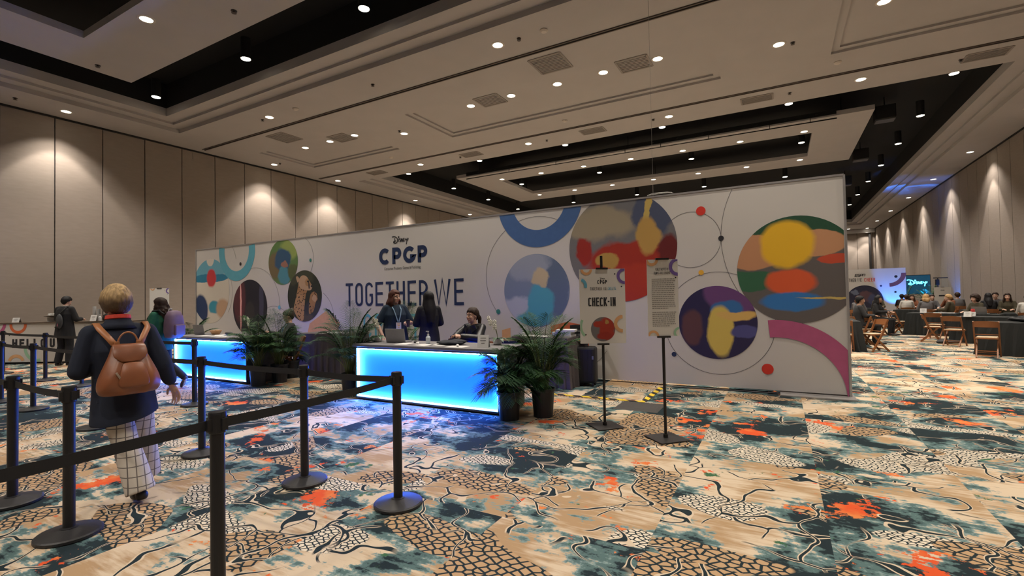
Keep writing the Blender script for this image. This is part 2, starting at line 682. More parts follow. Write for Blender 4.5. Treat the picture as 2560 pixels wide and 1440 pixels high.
ys = [YN - .1, COFFERS[0][2], COFFERS[0][3], 11.78, 14.36, COFFERS[1][2], COFFERS[1][3], YF + .1]
for y0, y1 in zip(ys, ys[1:]):
    holes = []
    if (y0, y1) == (COFFERS[0][2], COFFERS[0][3]): holes = [COFFERS[0][:2]]
    if (y0, y1) == (COFFERS[1][2], COFFERS[1][3]): holes = [COFFERS[1][:2]]
    if y0 == 11.78: holes = [t[:2] for t in TRAYS]
    x = xs0
    for a, b in holes:
        cq(x, a, y0, y1, ZC)
        x = b
    cq(x, xs1, y0, y1, ZC)
for x0, x1, y0, y1 in TRAYS:
    y0, y1 = 11.78, 14.36
    rim(x0, x1, y0, y1, ZC, ZC + .06)
    a = step(x0, x1, y0, y1, ZC + .06, .17)
    rim(*a, ZC + .06, ZC + .11)
    cq(*a, ZC + .11)
for x0, x1, y0, y1 in COFFERS:
    rim(x0, x1, y0, y1, ZC, ZC + .13)
    a = step(x0, x1, y0, y1, ZC + .13, .34)
    rim(*a, ZC + .13, ZC + .2)
    a = step(*a, ZC + .2, .42)
    rim(*a, ZC + .2, ZC + .46)
    rim(*a, ZC + .46, ZD, 1)
    cq(*a, ZD, 1)
struct('ceiling', bm, [M_ceil, M_black])
# folding-wall tracks across the ceiling
for k, y in enumerate((10.40, 15.76)):
    bm = NB()
    for s in (-1, 1):
        box(bm, (XL + XR) / 2, y + s * .045, ZC - .012, XR - XL - .8, .03, .03, mi=1)
    box(bm, (XL + XR) / 2, y, ZC - .003, XR - XL - .8, .06, .012, mi=0)
    struct('trim_%d' % (5 + k), bm, [M_dark, mat('track_metal', (.10, .08, .07), .6)])


def soffit_ring(x0, x1, y0, y1, z, wx, wy, h, name):
    """white rectangular frame hung inside a coffer"""
    bm = NB()
    box(bm, (x0 + x1) / 2, y0 + wy / 2, z + h / 2, x1 - x0, wy, h)
    box(bm, (x0 + x1) / 2, y1 - wy / 2, z + h / 2, x1 - x0, wy, h)
    box(bm, x0 + wx / 2, (y0 + y1) / 2, z + h / 2, wx, y1 - y0 - 2 * wy, h)
    box(bm, x1 - wx / 2, (y0 + y1) / 2, z + h / 2, wx, y1 - y0 - 2 * wy, h)
    for x in (x0 + wx / 2, (x0 + x1) / 2, x1 - wx / 2):
        for y in (y0 + wy / 2, y1 - wy / 2):
            cyl(bm, (x, y, z + h), (x, y, ZD), .012, n=6, mi=1)
    bmesh.ops.remove_doubles(bm, verts=bm.verts[:], dist=1e-5)
    return bm


o = obj('hanging_ceiling_frame', soffit_ring(-15.0, 3.4, -2.2, 6.26, 7.5, 1.66, 1.59, .16, ''), [M_ceil, M_black])
tag(o, 'beige ceiling frame hung in the dark recess nearest the camera, above the queue', 'ceiling panel')
o = thing('hanging_ceiling_frame', 'beige ceiling frame hung in the far dark recess above the printed backdrop', 'ceiling panel')
obj('frame_panel', soffit_ring(-14.6, 3.06, 20.55, 27.75, 7.85, 1.75, 1.75, .16, ''), [M_ceil, M_black], o)
bm = NB()
tube(bm, [(-13.9, 20.45, 7.72), (1.95, 20.45, 7.72)], .025)
for x in (-11.4, -8.9, -5.65, -4.15, -2.3, -.15, 1.15):
    cyl(bm, (x, 20.45, 7.72), (x, 20.5, 8.02), .012, n=6)
obj('lighting_pipe', bm, M_black, o)
bm = NB()
box(bm, -6.0, 20.52, 7.98, 15.9, .05, .16)
for i in range(16):
    box(bm, -13.2 + i * .97, 20.48, 7.99, .08, .06, .05)
obj('cable_tray', bm, M_black, o)

# ---------------------------------------------------------------- lamps
M_glow = mat('lamp_lens', (.9, .85, .75), .4, em=(1, .90, .70), es=9)
M_trim = mat('lamp_trim', (.55, .5, .45), .5)
M_cyl = mat('cylinder_black', (.004, .004, .0045), .6)
_spot = {}


def spot_data(key, watts, size, blend, color, rad=.08):
    if key not in _spot:
        d = bpy.data.lights.new(key, 'SPOT')
        d.energy, d.spot_size, d.spot_blend, d.color, d.shadow_soft_size = watts, math.radians(size), blend, color, rad
        _spot[key] = d
    return _spot[key]


_proto = {}


def downlight(x, y, z, label, group, key, watts, size=105, blend=.55, cyl_len=0.0, face=None):
    name = 'hanging_cylinder_lamp' if cyl_len else 'recessed_downlight'
    if name not in _proto:
        t = thing(name, '', 'ceiling light')
        if cyl_len:
            obj('lamp_body', lathe(NB(), [(.10, .03), (.125, 0), (.125, cyl_len - .01), (.03, cyl_len)], n=16), M_cyl, t)
            obj('lens', lathe(NB(), [(.112, -.004), (.112, .02)], n=16), M_glow, t)
        else:
            obj('trim_ring', lathe(NB(), [(.155, -.012), (.165, 0), (.118, 0), (.118, -.012), (.155, -.012)], n=20, cap=False), M_trim, t, smooth=False)
            obj('lens', lathe(NB(), [(.122, -.008), (.122, -.002)], n=20), M_glow, t)
        _proto[name] = t
    else:
        t = copy_tree(_proto[name])
    t.location = (x, y, z)
    tag(t, label, 'ceiling light', group)
    lo = bpy.data.objects.new('bulb', spot_data(key, watts, size, blend, WARM))
    COL.objects.link(lo)
    lo.parent = t
    lo.location = (0, 0, -.03)
    return t


g1 = 'downlights along the middle ceiling strip'
for x, y in [(-16.1, 12.52), (-14.7, 12.52), (-13.4, 12.52), (-8.3, 12.52), (-6.85, 12.52), (-5.35, 12.52), (-4.0, 12.52), (-2.56, 12.52), (2.08, 12.52), (3.5, 12.52)]:
    downlight(x, y, ZC + .11, 'round white downlight in the row down the shallow trays of the middle ceiling strip', g1, 'can', P_CAN)
for x in (-11.55, .15):
    downlight(x, 13.1, ZC, 'round white downlight in the flat ceiling between two shallow trays', 'downlights between trays', 'can', P_CAN)
for x in (-14.13, -5.62, 2.9):
    downlight(x, 9.66, ZC, 'round white downlight beside the ceiling track nearest the camera', 'downlights by the near track', 'can', P_CAN)
for x in (-13.62, -8.3, -3.05, 2.16, 7.1):
    downlight(x, 16.48, ZC, 'round white downlight in the narrow strip between track and far dark recess', 'downlights by the far track', 'can', P_CAN)
for y in (.2, 6.18, 13.1, 16.52, 22.3, 28.1, 33.9, 39.7, 45.5):
    downlight(-18.86, y, ZC, 'round white downlight washing the beige panel wall behind the printed backdrop', 'downlights along the panel wall', 'wall', P_WALL, 78, .25)
for y in (10.7, 16.4, 22.1, 27.76, 33.45, 39.12, 44.76, 50.4, 55.6):
    downlight(7.38, y, ZC, 'round white downlight washing the wall beside the dining tables', 'downlights along the dining side wall', 'wallr', P_WALL * 1.5, 58, .2)
for x in (-12.65, -10.36, -8.09, -5.8, -3.52, -1.25, 1.02):
    downlight(x, 21.93, 7.85, 'round white downlight in the near edge of the far hanging ceiling frame', 'downlights in near frame edge', 'can', P_CAN)
    downlight(x, 26.5, 7.85, 'round white downlight in the far edge of the far hanging ceiling frame', 'downlights in far frame edge', 'can', P_CAN)
for x in (-11.36, -5.8, -.3):
    downlight(x, 5.01, 7.5, 'round white downlight in the nearest hanging ceiling frame', 'downlights in nearest frame', 'can', P_CAN)
    downlight(x, -.9, 7.5, 'round white downlight in the nearest hanging ceiling frame', 'downlights in nearest frame', 'can', P_CAN)
g = 'cylinder lamps in the far recess'
for x in (-16.15, -11.9, -7.65, -3.7, .45, 4.66):
    for y in (18.6, 30.2, 42.6):
        downlight(x, y, 7.9, 'black cylinder lamp hanging from the far dark ceiling recess', g, 'cyl', P_CYL, 110, .6, .55)
for x in (-16.15, 4.66):
    for y in (22.45, 26.2, 34.2, 38.5, 47.0):
        downlight(x, y, 7.9, 'black cylinder lamp hanging from the far dark ceiling recess', g, 'cyl', P_CYL, 110, .6, .55)
for x in (-12.5, -7.95, -3.45, 1.0):
    downlight(x, 23.88, 7.95, 'black cylinder lamp hanging inside the opening of the far ceiling frame', 'cylinder lamps inside the frame', 'cyl', P_CYL, 110, .6, .55)
for x in (-16.5, -11.97, -7.73, -3.5, .8, 5.0):
    for y in (7.53, -3.6):
        downlight(x, y, 7.9, 'black cylinder lamp hanging from the nearest dark ceiling recess', 'cylinder lamps in the nearest recess', 'cyl', P_CYL, 110, .6, .55)
for x in (-16.5, 5.0):
    for y in (3.8, .1):
        downlight(x, y, 7.9, 'black cylinder lamp hanging from the nearest dark ceiling recess', 'cylinder lamps in the nearest recess', 'cyl', P_CYL, 110, .6, .55)

for x in (-14.5, -9.5, -4.5, .5, 3.4, 5.9):  # extra lamps added to brighten the end wall, which rendered too dark
    downlight(x, 55.2, ZC, 'added round white downlight brightening the end wall at the far side of the hall', 'added downlights along the end wall', 'wall', P_WALL, 78, .25)

# vents, speakers, sprinklers
M_vent = mat('vent_grey', (.22, .195, .18), .7)
M_vent2 = mat('vent_slat', (.27, .24, .22), .7)


def vent(x, y, z, sx, sy, label, group):
    t = thing('ceiling_vent', label, 'vent', (x, y, z), 0, group)
    bm = NB()
    for a, b, c, d in ((0, sy / 2, sx, .05), (0, -sy / 2, sx, .05), (sx / 2, 0, .05, sy), (-sx / 2, 0, .05, sy)):
        box(bm, a, b, -.008, c, d, .016)
    obj('vent_frame', bm, M_vent2, t)
    bm = NB()
    n = int(sy / .07)
    for i in range(n):
        box(bm, 0, -sy / 2 + (i + .5) * sy / n, -.006, sx - .04, .035, .008)
    obj('grille', bm, M_vent, t)


for x, y in ((-15.46, 11.15), (-4.93, 11.13)):
    vent(x, y, ZC, .85, .85, 'large grey square ceiling vent just beyond the near ceiling track', 'large vents by the near track')
for x in (-14.0, -7.56, -3.16):
    vent(x, 12.48, ZC + .11, .8, .7, 'grey square vent in line with the tray downlights', 'vents in the trays')
for x in (-15.52, -9.15 + .0, -4.82, -1.61):
    vent(x, 12.48, ZC + (.16 if x != -9.15 else .16), .42, .4, 'small grey speaker grille in line with the tray downlights', 'small grilles in the trays')
for x in (-16.18, -10.93, -5.69, -.44, 4.76):
    vent(x, 16.45, ZC, .85, .5, 'grey rectangular vent in the strip before the far dark recess', 'vents before the far recess')
M_spr = mat('sprinkler_dark', (.05, .04, .035), .5)
for x, y in [(-18.82, 5.05), (-9.62, 9.66), (-5.06, 9.67), (.44, 13.18), (.43, 16.46), (4.27, 16.46), (-3.56, 16.46), (-7.52, 16.48), (-14.52, 9.68), (-18.49, 13.11), (-11.5, 12.8), (-11.5, 16.49)]:
    o = obj('sprinkler_head', lathe(NB(), [(.05, 0), (.05, -.01), (.02, -.015), (.02, -.04), (.045, -.045), (.045, -.05)], n=10), M_spr, loc=(x, y, ZC))
    tag(o, 'small dark sprinkler head on the pale ceiling strips', 'sprinkler', 'sprinkler heads on the ceiling strips')
for x, y in [(-9.54, 5.76), (-14.58, 5.38)]:
    o = obj('sprinkler_head', lathe(NB(), [(.06, 0), (.06, -.01), (.02, -.015), (.02, -.04), (.05, -.045), (.05, -.05)], n=10), M_spr, loc=(x, y, 7.5))
    tag(o, 'small dark sprinkler head under the nearest hanging ceiling frame', 'sprinkler', 'sprinkler heads under the near frame')
for x, y in [(-4.42, 9.65), (-12.83, 9.64), (-6.15, 14.97), (-13.94, 14.99), (1.48, 14.92)]:
    o = obj('smoke_detector', lathe(NB(), [(.09, 0), (.09, -.02), (.06, -.05), (.03, -.055)], n=14), M_trim, loc=(x, y, ZC))
    tag(o, 'round pale smoke detector on the ceiling strips beside the tracks', 'smoke detector', 'smoke detectors on the ceiling')
for y in (22.3, 28.4, 34.6):
    t = thing('hanging_speaker', 'black box speaker hanging in the far dark recess beside the cylinder lamps', 'speaker', (3.6, y, 7.85), 0, 'box speakers in the recess')
    obj('speaker_body', box(NB(), 0, 0, .3, .62, .5, .5), M_cyl, t, bev=.02)
    obj('speaker_grille', box(NB(), 0, 0, .035, .58, .46, .04), mat('grille_grey', (.06, .06, .065), .6), t)
    bm = NB()
    cyl(bm, (0, 0, .55), (0, 0, ZD - 7.85), .02, n=6)
    obj('bracket', bm, M_cyl, t)
# blue event lights on the far stage side
def uplight(loc, tgt, watts, size, label):
    t = thing('stage_uplight', label, 'light', loc)
    obj('housing', lathe(NB(), [(.09, .02), (.11, .04), (.11, .2), (.08, .22)], n=14), M_cyl, t)
    obj('yoke', box(NB(), 0, 0, .01, .2, .12, .02), M_cyl, t)
    obj('lens', lathe(NB(), [(.085, .221), (.085, .224)], n=14), mat('blue_lens', (.05, .2, .9), .3, em=(.02, .2, 1), es=6), t)
    d = bpy.data.lights.new('blue_beam', 'SPOT')
    d.energy, d.color, d.spot_size, d.spot_blend, d.shadow_soft_size = watts, (.02, .22, 1), math.radians(size), .5, .05
    lo = bpy.data.objects.new('blue_beam', d)
    COL.objects.link(lo)
    lo.parent = t
    lo.location = (0, 0, .24)
    dr = V(tgt) - V(loc) - V((0, 0, .24))
    lo.rotation_euler = dr.to_track_quat('-Z', 'Y').to_euler()
    return t
# ---------------------------------------------------------------- printed backdrop wall
M_white = mat('printed_white', (.56, .53, .495), .55, var=.015, sc=1)
M_navy = mat('print_navy', (.013, .028, .085), .5)
M_ink = mat('print_black', (.02, .02, .025), .5)
M_line = mat('print_line', (.13, .12, .12), .5)
M_teal = mat('print_teal', (.10, .36, .46), .5)
M_teal2 = mat('print_sky', (.12, .40, .56), .5)
M_blue = mat('print_blue', (.055, .125, .30), .5)
M_red = mat('print_red', (.62, .035, .02), .5)
M_yel = mat('print_yellow', (.75, .40, .04), .5)
M_pink = mat('print_pink', (.42, .09, .20), .5)
M_orange = mat('print_orange', (.62, .14, .05), .5)
M_peach = mat('print_peach', (.66, .36, .17), .5)
M_green = mat('print_green', (.04, .22, .18), .5)
M_green2 = mat('print_mint', (.30, .50, .33), .5)
M_purple = mat('print_purple', (.16, .10, .34), .5)


def picture(name, base, blobs, warp=.12, nsc=3.0, spots=None):
    """print made of soft patches of colour: blobs = (x, z, rx, rz, colour, softness)"""
    m = bpy.data.materials.new(name)
    m.use_nodes = True
    nt = m.node_tree
    b = nt.nodes['Principled BSDF']
    b.inputs['Roughness'].default_value = .5
    tc = nd(nt, 'ShaderNodeTexCoord')
    nz = nd(nt, 'ShaderNodeTexNoise')
    nz.inputs['Scale'].default_value = nsc
    nz.inputs['Detail'].default_value = 4
    lk(nt, tc.outputs['Object'], nz.inputs['Vector'])
    wp = nd(nt, 'ShaderNodeVectorMath', operation='MULTIPLY_ADD')
    lk(nt, nz.outputs['Color'], wp.inputs[0])
    wp.inputs[1].default_value = (warp * 2, 0, warp * 2)
    ad = nd(nt, 'ShaderNodeVectorMath', operation='ADD')
    ad.inputs[1].default_value = (-warp, 0, -warp)
    lk(nt, tc.outputs['Object'], wp.inputs[2])
    lk(nt, wp.outputs[0], ad.inputs[0])
    cur = None
    for x, z, rx, rz, c, s in blobs:
        mp = nd(nt, 'ShaderNodeMapping', vector_type='TEXTURE')
        mp.inputs['Location'].default_value = (x, 0, z)
        mp.inputs['Scale'].default_value = (rx, 1e6, rz)
        lk(nt, ad.outputs[0], mp.inputs[0])
        ln = nd(nt, 'ShaderNodeVectorMath', operation='LENGTH')
        lk(nt, mp.outputs[0], ln.inputs[0])
        mr = nd(nt, 'ShaderNodeMapRange')
        mr.inputs[1].default_value, mr.inputs[2].default_value = 1 + s * .3, 1 - s * .3
        lk(nt, ln.outputs['Value'], mr.inputs[0])
        mx = nd(nt, 'ShaderNodeMix', data_type='RGBA')
        lk(nt, mr.outputs[0], mx.inputs[0])
        if cur is None:
            mx.inputs[6].default_value = (*base, 1)
        else:
            lk(nt, cur, mx.inputs[6])
        mx.inputs[7].default_value = (*c, 1)
        cur = mx.outputs[2]
    if spots:
        vo = nd(nt, 'ShaderNodeTexVoronoi')
        vo.inputs['Scale'].default_value = spots[0]
        lk(nt, tc.outputs['Object'], vo.inputs['Vector'])
        mr = nd(nt, 'ShaderNodeMapRange')
        mr.inputs[1].default_value, mr.inputs[2].default_value = .34, .28
        lk(nt, vo.outputs['Distance'], mr.inputs[0])
        mx = nd(nt, 'ShaderNodeMix', data_type='RGBA')
        lk(nt, mr.outputs[0], mx.inputs[0])
        if cur:
            lk(nt, cur, mx.inputs[6])
        else:
            mx.inputs[6].default_value = (*base, 1)
        mx.inputs[7].default_value = (*spots[1], 1)
        cur = mx.outputs[2]
    lk(nt, cur, b.inputs['Base Color'])
    return m


BX0, BX1, BZ, BY = -16.31, .875, 3.28, 8.56
back = thing('printed_backdrop', 'long white printed backdrop wall with coloured circles behind the lit check-in desks', 'backdrop wall', (0, BY, 0))
obj('wall_panel', box(NB(), (BX0 + BX1) / 2, .06, BZ / 2 + .02, BX1 - BX0, .12, BZ - .04), M_white, back)
bm = NB()
for x in (BX0 + .012, BX1 + .002):
    box(bm, x, .055, BZ / 2, .03, .15, BZ)
box(bm, (BX0 + BX1) / 2, .06, BZ, BX1 - BX0, .14, .03)
obj('edge_frame', bm, mat('alu_frame', (.45, .43, .42), .35, metal=.6), back)
obj('foot_plate', box(NB(), .45, -.02, .012, .95, .5, .02), mat('alu_frame', (.45, .43, .42), .35), back)


def FR(l):
    return ((0, 0, 0), (1, 0, 0), (0, 0, 1), l, (0, -1, 0))


def printed(name, bm, m, lab=None):
    clip(bm, (BX1 - .02, 0, 0), (1, 0, 0))
    clip(bm, (BX0 + .03, 0, 0), (-1, 0, 0))
    clip(bm, (0, 0, BZ - .02), (0, 0, 1))
    o = obj(name, bm, m, back)
    if lab:
        o['label'] = lab
    return o


def pdisc(name, x, z, r, m, l=.004, lab=None):
    bm = NB()
    disc(bm, x, z, r, FR(l), 64)
    return printed(name, bm, m, lab)


def pring(x, z, r, w, a0, a1, m, l=.003, lab=None):
    bm = NB()
    ringarc(bm, x, z, r, w, a0, a1, FR(l), 72)
    return printed('printed_ring', bm, m, lab)


def pline(x, z, r, a0, a1, l=.002):
    bm = NB()
    ringarc(bm, x, z, r, .0075, a0, a1, FR(l), 64)
    return printed('printed_line', bm, M_line)


def pdot(x, z, r, m, lab):
    return pdisc('printed_dot', x, z, r, m, .006, lab)


# thin orbit lines
pline(-1.28, 2.48, .47, -125, 140)
pline(.95, 2.47, 1.76, 95, 222)
pline(-.9, 1.08, .84, 150, 500)
pline(-4.2, 2.0, 1.16, 55, 222)
pline(-3.4, .9, .7, 235, 330)
pline(-11.35, 2.72, .62, -40, 95)
pline(-13.25, 1.45, 1.12, 0, 100)
pline(-14.9, 2.75, .75, 10, 95)
pline(-10.75, 1.1, .78, 0, 60)
pline(-15.3, 1.9, .95, -40, 30)
pline(-12.4, .55, .9, 60, 170)
# rings and arcs
pring(-14.13, 3.12, .755, .29, -190, 10, M_teal, lab='pale teal ring at the far end')
pring(-4.12, 3.47, .75, .34, -180, 0, M_blue, lab='dark blue ring')
pring(-.05, -.02, 1.02, .27, 0, 96, M_pink, .007, lab='pink arc at the near end')
bm = NB()
poly(bm, [V((x, -.003, z)) for x, z in ((-10.9, .98), (-10.25, 1.32), (-9.75, 1.0), (-9.9, .72), (-10.4, .6), (-11.0, .7))])
printed('printed_patch', bm, M_peach, 'peach coloured patch')
bm = NB()
poly(bm, [V((x, -.003, z)) for x, z in ((-3.9, 1.0), (-3.55, 1.08), (-3.13, 1.0), (-3.13, .6), (-3.9, .6))])
printed('printed_patch', bm, M_orange, 'orange patch behind the luggage')
bm = NB()
poly(bm, [V((x, -.003, z)) for x, z in ((-5.0, .9), (-4.8, .95), (-4.8, .6), (-5.0, .6))])
printed('printed_patch', bm, M_peach)
# dots
pdot(-1.11, 2.95, .075, M_red, 'red dot near the top')
pdot(-.81, 2.47, .042, M_ink, 'black dot')
pdot(-1.13, 1.92, .042, M_yel, 'yellow dot')
pdot(-1.6, .54, .04, M_navy, 'navy dot')
pdot(-.19, .365, .083, M_red, 'red dot near the floor')
pdot(-5.08, 1.28, .05, M_green, 'green dot')
pdot(-13.93, 2.72, .05, M_ink, 'small black dot')
pdot(-10.84, 2.66, .045, M_green, 'small green dot')
pdot(-12.15, 1.42, .055, M_teal2, 'small teal dot')
pdot(-5.9, .62, .06, M_navy, 'navy dot above the desk')
# picture circles: plain soft colour fields
G_, K_ = (.05, .055, .06), (.008, .008, .012)
pdisc('picture_circle', .24, 1.91, .825, picture('print_street', (.115, .10, .095), [
    (.4, 2.75, 1.3, .55, (.015, .07, .035), .12), (-.35, 2.2, .42, .28, (.50, .24, .12), .12), (.55, 2.3, .35, .2, (.52, .26, .13), .12), (-.6, 1.75, .7, .16, (.03, .12, .06), .2),
    (.8, 2.05, .28, .07, (.52, .07, .03), .2), (.12, 2.3, .36, .36, (.78, .45, .02), .35), (.16, 1.72, .34, .2, (.66, .10, .03), .35), (.16, 1.42, .42, .14, (.03, .17, .45), .35), (.75, 1.47, .5, .014, (.55, .4, .12), .5)], .06), .004,
    'round print of soft green, yellow, orange and blue colour fields')
pdisc('picture_circle', -.91, 1.09, .6, picture('print_violet', (.018, .014, .065), [
    (-.6, 1.55, .5, .32, (.13, .05, .17), .25), (-.75, 1.3, .25, .16, (.03, .14, .36), .3), (-.85, .95, .2, .42, (.62, .46, .10), .3), (-1.3, 1.0, .18, .3, (.10, .04, .05), .4), (-.5, .95, .2, .1, (.07, .07, .22), .4), (-.62, 1.2, .3, .07, (.66, .42, .12), .45)], .07), .005,
    'round violet and blue print with a soft yellow patch')
pdisc('picture_circle', -2.49, 2.44, .99, picture('print_red_gold', (.15, .145, .15), [
    (-2.9, 2.9, .7, .3, (.30, .25, .17), .5), (-1.9, 3.05, .35, .5, (.06, .075, .13), .3), (-2.0, 3.1, .06, .5, (.5, .36, .1), .4), (-2.35, 2.2, .75, .35, (.33, .025, .012), .35), (-2.1, 1.75, .6, .4, (.40, .035, .015), .35), (-2.0, 2.62, .22, .3, (.45, .27, .07), .4), (-2.75, 2.2, .2, .14, (.42, .25, .06), .4), (-3.2, 2.4, .18, .25, (.3, .02, .012), .4), (-1.65, 2.3, .2, .3, (.12, .01, .01), .4)], .16, 2.6), .004,
    'round print of soft red, gold and grey cloud shapes')
pdisc('picture_circle', -4.21, 1.7, .72, picture('print_ice', (.19, .235, .32), [
    (-4.4, 2.2, .5, .3, (.30, .33, .40), .5), (-4.6, 1.25, .5, .32, (.42, .44, .5), .4), (-3.75, 1.75, .25, .6, (.11, .15, .23), .3), (-4.1, 1.4, .28, .4, (.08, .33, .42), .4), (-4.1, 1.98, .2, .2, (.52, .42, .26), .4), (-4.4, 1.05, .3, .25, (.07, .3, .38), .4)], .16, 3.4), .004,
    'round print of icy blue and grey soft shapes')
pdisc('picture_circle', -11.98, 2.67, .63, picture('print_meadow', (.10, .19, .06), [
    (-11.7, 3.0, .4, .3, (.26, .33, .09), .5), (-12.3, 2.6, .3, .4, (.16, .12, .06), .4), (-12.0, 2.72, .34, .34, (.03, .085, .16), .35), (-11.95, 2.3, .25, .25, (.07, .24, .30), .35), (-11.9, 2.6, .15, .09, (.30, .14, .10), .45), (-11.5, 2.4, .3, .2, (.09, .11, .04), .4)], .13, 3.0), .004,
    'round print of green meadow colours with a blue patch')
pdisc('picture_circle', -13.5, 1.42, .815, picture('print_dark', (.012, .012, .022), [
    (-14.0, 1.7, .3, .7, (.09, .025, .035), .5), (-13.93, 1.5, .045, .75, (.62, .16, .16), .6), (-13.93, 1.5, .018, .75, (.85, .6, .55), .5), (-12.95, 1.6, .1, .7, (.05, .05, .085), .5), (-13.5, 1.3, .22, .3, (.03, .028, .03), .4)], .03), .004,
    'round dark print with a glowing red upright bar')
pdisc('picture_circle', -15.5, 1.95, 1.0, picture('print_beach', (.60, .54, .45), [
    (-15.5, 2.75, 1.2, .38, (.13, .37, .48), .1), (-15.6, 2.35, 1.1, .13, (.02, .19, .32), .12), (-15.5, 2.95, .2, .22, (.62, .57, .5), .15), (-16.05, 1.35, .4, .5, (.012, .035, .11), .3), (-15.3, 1.45, .3, .2, (.04, .26, .36), .4), (-15.45, 2.35, .25, .28, (.55, .04, .05), .4), (-14.85, 1.4, .35, .3, (.50, .32, .2), .5)], .05), .003,
    'round print of beach blues and sand with a red patch')
# a cheetah with its cub
pdisc('picture_circle', -11.1, 1.715, .685, picture('print_forest', (.022, .028, .018), [(-11.3, 2.3, .6, .3, (.05, .055, .03), .5), (-10.8, 1.2, .5, .4, (.035, .04, .045), .5), (-11.1, 1.05, .4, .2, (.08, .065, .05), .5)], .2, 4), .005, 'round dark green print of a cheetah and cub')
M_fur = picture('print_fur', (.36, .19, .075), [(-11.35, 1.3, .35, .5, (.44, .25, .11), .5)], .1, 5, spots=(16, (.02, .014, .01)))
M_fur2 = picture('print_muzzle', (.48, .31, .17), [(-10.92, 2.08, .14, .1, (.36, .2, .08), .5)], .06, 6)


def shape(pts, l, m, name='printed_animal'):
    bm = NB()
    poly(bm, [V((x, -l, z)) for x, z in smooth_pts(pts + [pts[0]], 4)[:-1]])
    return printed(name, bm, m)


shape([(-11.55, 1.35), (-11.4, 1.8), (-11.33, 2.05), (-11.3, 2.15), (-11.0, 2.1), (-10.97, 1.9), (-11.05, 1.7), (-11.1, 1.4), (-11.15, 1.07), (-11.35, 1.1)], .006, M_fur)
shape([(-11.33, 2.05), (-11.28, 2.2), (-11.15, 2.27), (-11.0, 2.23), (-10.9, 2.12), (-10.82, 2.03), (-10.78, 1.95), (-10.83, 1.87), (-10.95, 1.86), (-11.1, 1.88), (-11.25, 1.93)], .0065, M_fur2)
shape([(-11.37, 2.08), (-11.43, 2.22), (-11.36, 2.25), (-11.28, 2.16)], .007, M_fur2)
shape([(-10.99, 2.11), (-10.93, 2.13), (-10.90, 2.09), (-10.96, 2.075)], .0075, M_ink)
shape([(-10.93, 2.08), (-10.9, 2.07), (-10.88, 1.93), (-10.92, 1.91)], .0075, M_ink)
shape([(-10.82, 2.0), (-10.77, 1.97), (-10.79, 1.94), (-10.84, 1.96)], .0075, M_ink)
shape([(-10.9, 1.6), (-10.83, 1.78), (-10.7, 1.82), (-10.6, 1.75), (-10.58, 1.62), (-10.66, 1.52), (-10.75, 1.3), (-10.92, 1.25)], .006, M_fur)
shape([(-10.8, 1.62), (-10.76, 1.72), (-10.66, 1.72), (-10.61, 1.63), (-10.68, 1.55)], .0065, M_fur2)
# lettering on the backdrop
bm = NB()
xe = word(bm, 'TOGETHER', -9.53, 1.425, .575, .255, .082, .062, FR(.004))
word(bm, 'WE', -6.73, 1.425, .575, .255, .1, .062, FR(.004), {'W': .44})
printed('lettering', bm, M_navy, 'navy slogan lettering')
bm = NB()
word(bm, 'CREATE', -8.93, .66, .575, .27, .105, .062, FR(.004))
printed('lettering', bm, M_teal2, 'blue second line of the slogan')
bm = NB()
word(bm, 'CPGP', -8.38, 2.41, .385, .33, .055, .098, FR(.004), {'C': .36, 'G': .38, 'P': .28})
printed('logo', bm, M_navy, 'bold navy letters of the logo')
bm = NB()
script_mark(bm, -7.96, 2.86, .5, .022, FR(.004))
printed('logo', bm, M_ink, 'small black script wordmark')
bm = NB()
type_text(bm, 'Consumer Products, Games & Publishing', .095, FR(.004), -7.67, 2.275, sx=.70)
printed('lettering', bm, M_ink)
# loose cable loop and hanging wire at its top edge
tag(obj('hanging_wire', tube(NB(), [(-1.9, 8.62, BZ + .02), (-1.9, 8.62, 5.6), (-1.9, 8.62, ZC)], .0035, 5), mat('wire_grey', (.3, .28, .26), .5)), 'thin pale wire running from the ceiling to the top of the printed backdrop', 'wire')
tag(obj('cable_loop', tube(NB(), [(-1.78 + .22 * math.cos(a * .5), 8.62 + .02 * math.sin(a), BZ + .035 + .045 * abs(math.sin(a * .5)) * (1 - a / 16)) for a in range(0, 13)], .008, 5), mat('wire_grey', (.3, .28, .26), .5)), 'loose pale cable loop lying on the top edge of the printed backdrop', 'cable')
# cable along the foot of the wall, cable ramp, hazard tape
tag(obj('floor_cable', tube(NB(), [(-1.72, 8.32, .012), (-1.6, 8.4, .012), (-1.2, 8.42, .012), (-.6, 8.45, .012), (.2, 8.47, .012), (.85, 8.45, .012)], .012, 6), M_ink), 'black cable along the carpet at the foot of the printed backdrop', 'cable')


def tape_mat():
    m = bpy.data.materials.new('hazard_tape')
    m.use_nodes = True
    nt = m.node_tree
    b = nt.nodes['Principled BSDF']
    tc = nd(nt, 'ShaderNodeTexCoord')
    w = nd(nt, 'ShaderNodeTexWave', wave_type='BANDS', bands_direction='DIAGONAL')
    w.inputs['Scale'].default_value = 2.2
    lk(nt, tc.outputs['Object'], w.inputs['Vector'])
    r = nd(nt, 'ShaderNodeValToRGB')
    r.color_ramp.interpolation = 'CONSTANT'
    r.color_ramp.elements[0].color = (.015, .014, .012, 1)
    r.color_ramp.elements[1].position = .45
    r.color_ramp.elements[1].color = (.80, .56, .03, 1)
    lk(nt, w.outputs['Fac'], r.inputs[0])
    lk(nt, r.outputs[0], b.inputs['Base Color'])
    b.inputs['Roughness'].default_value = .5
    return m


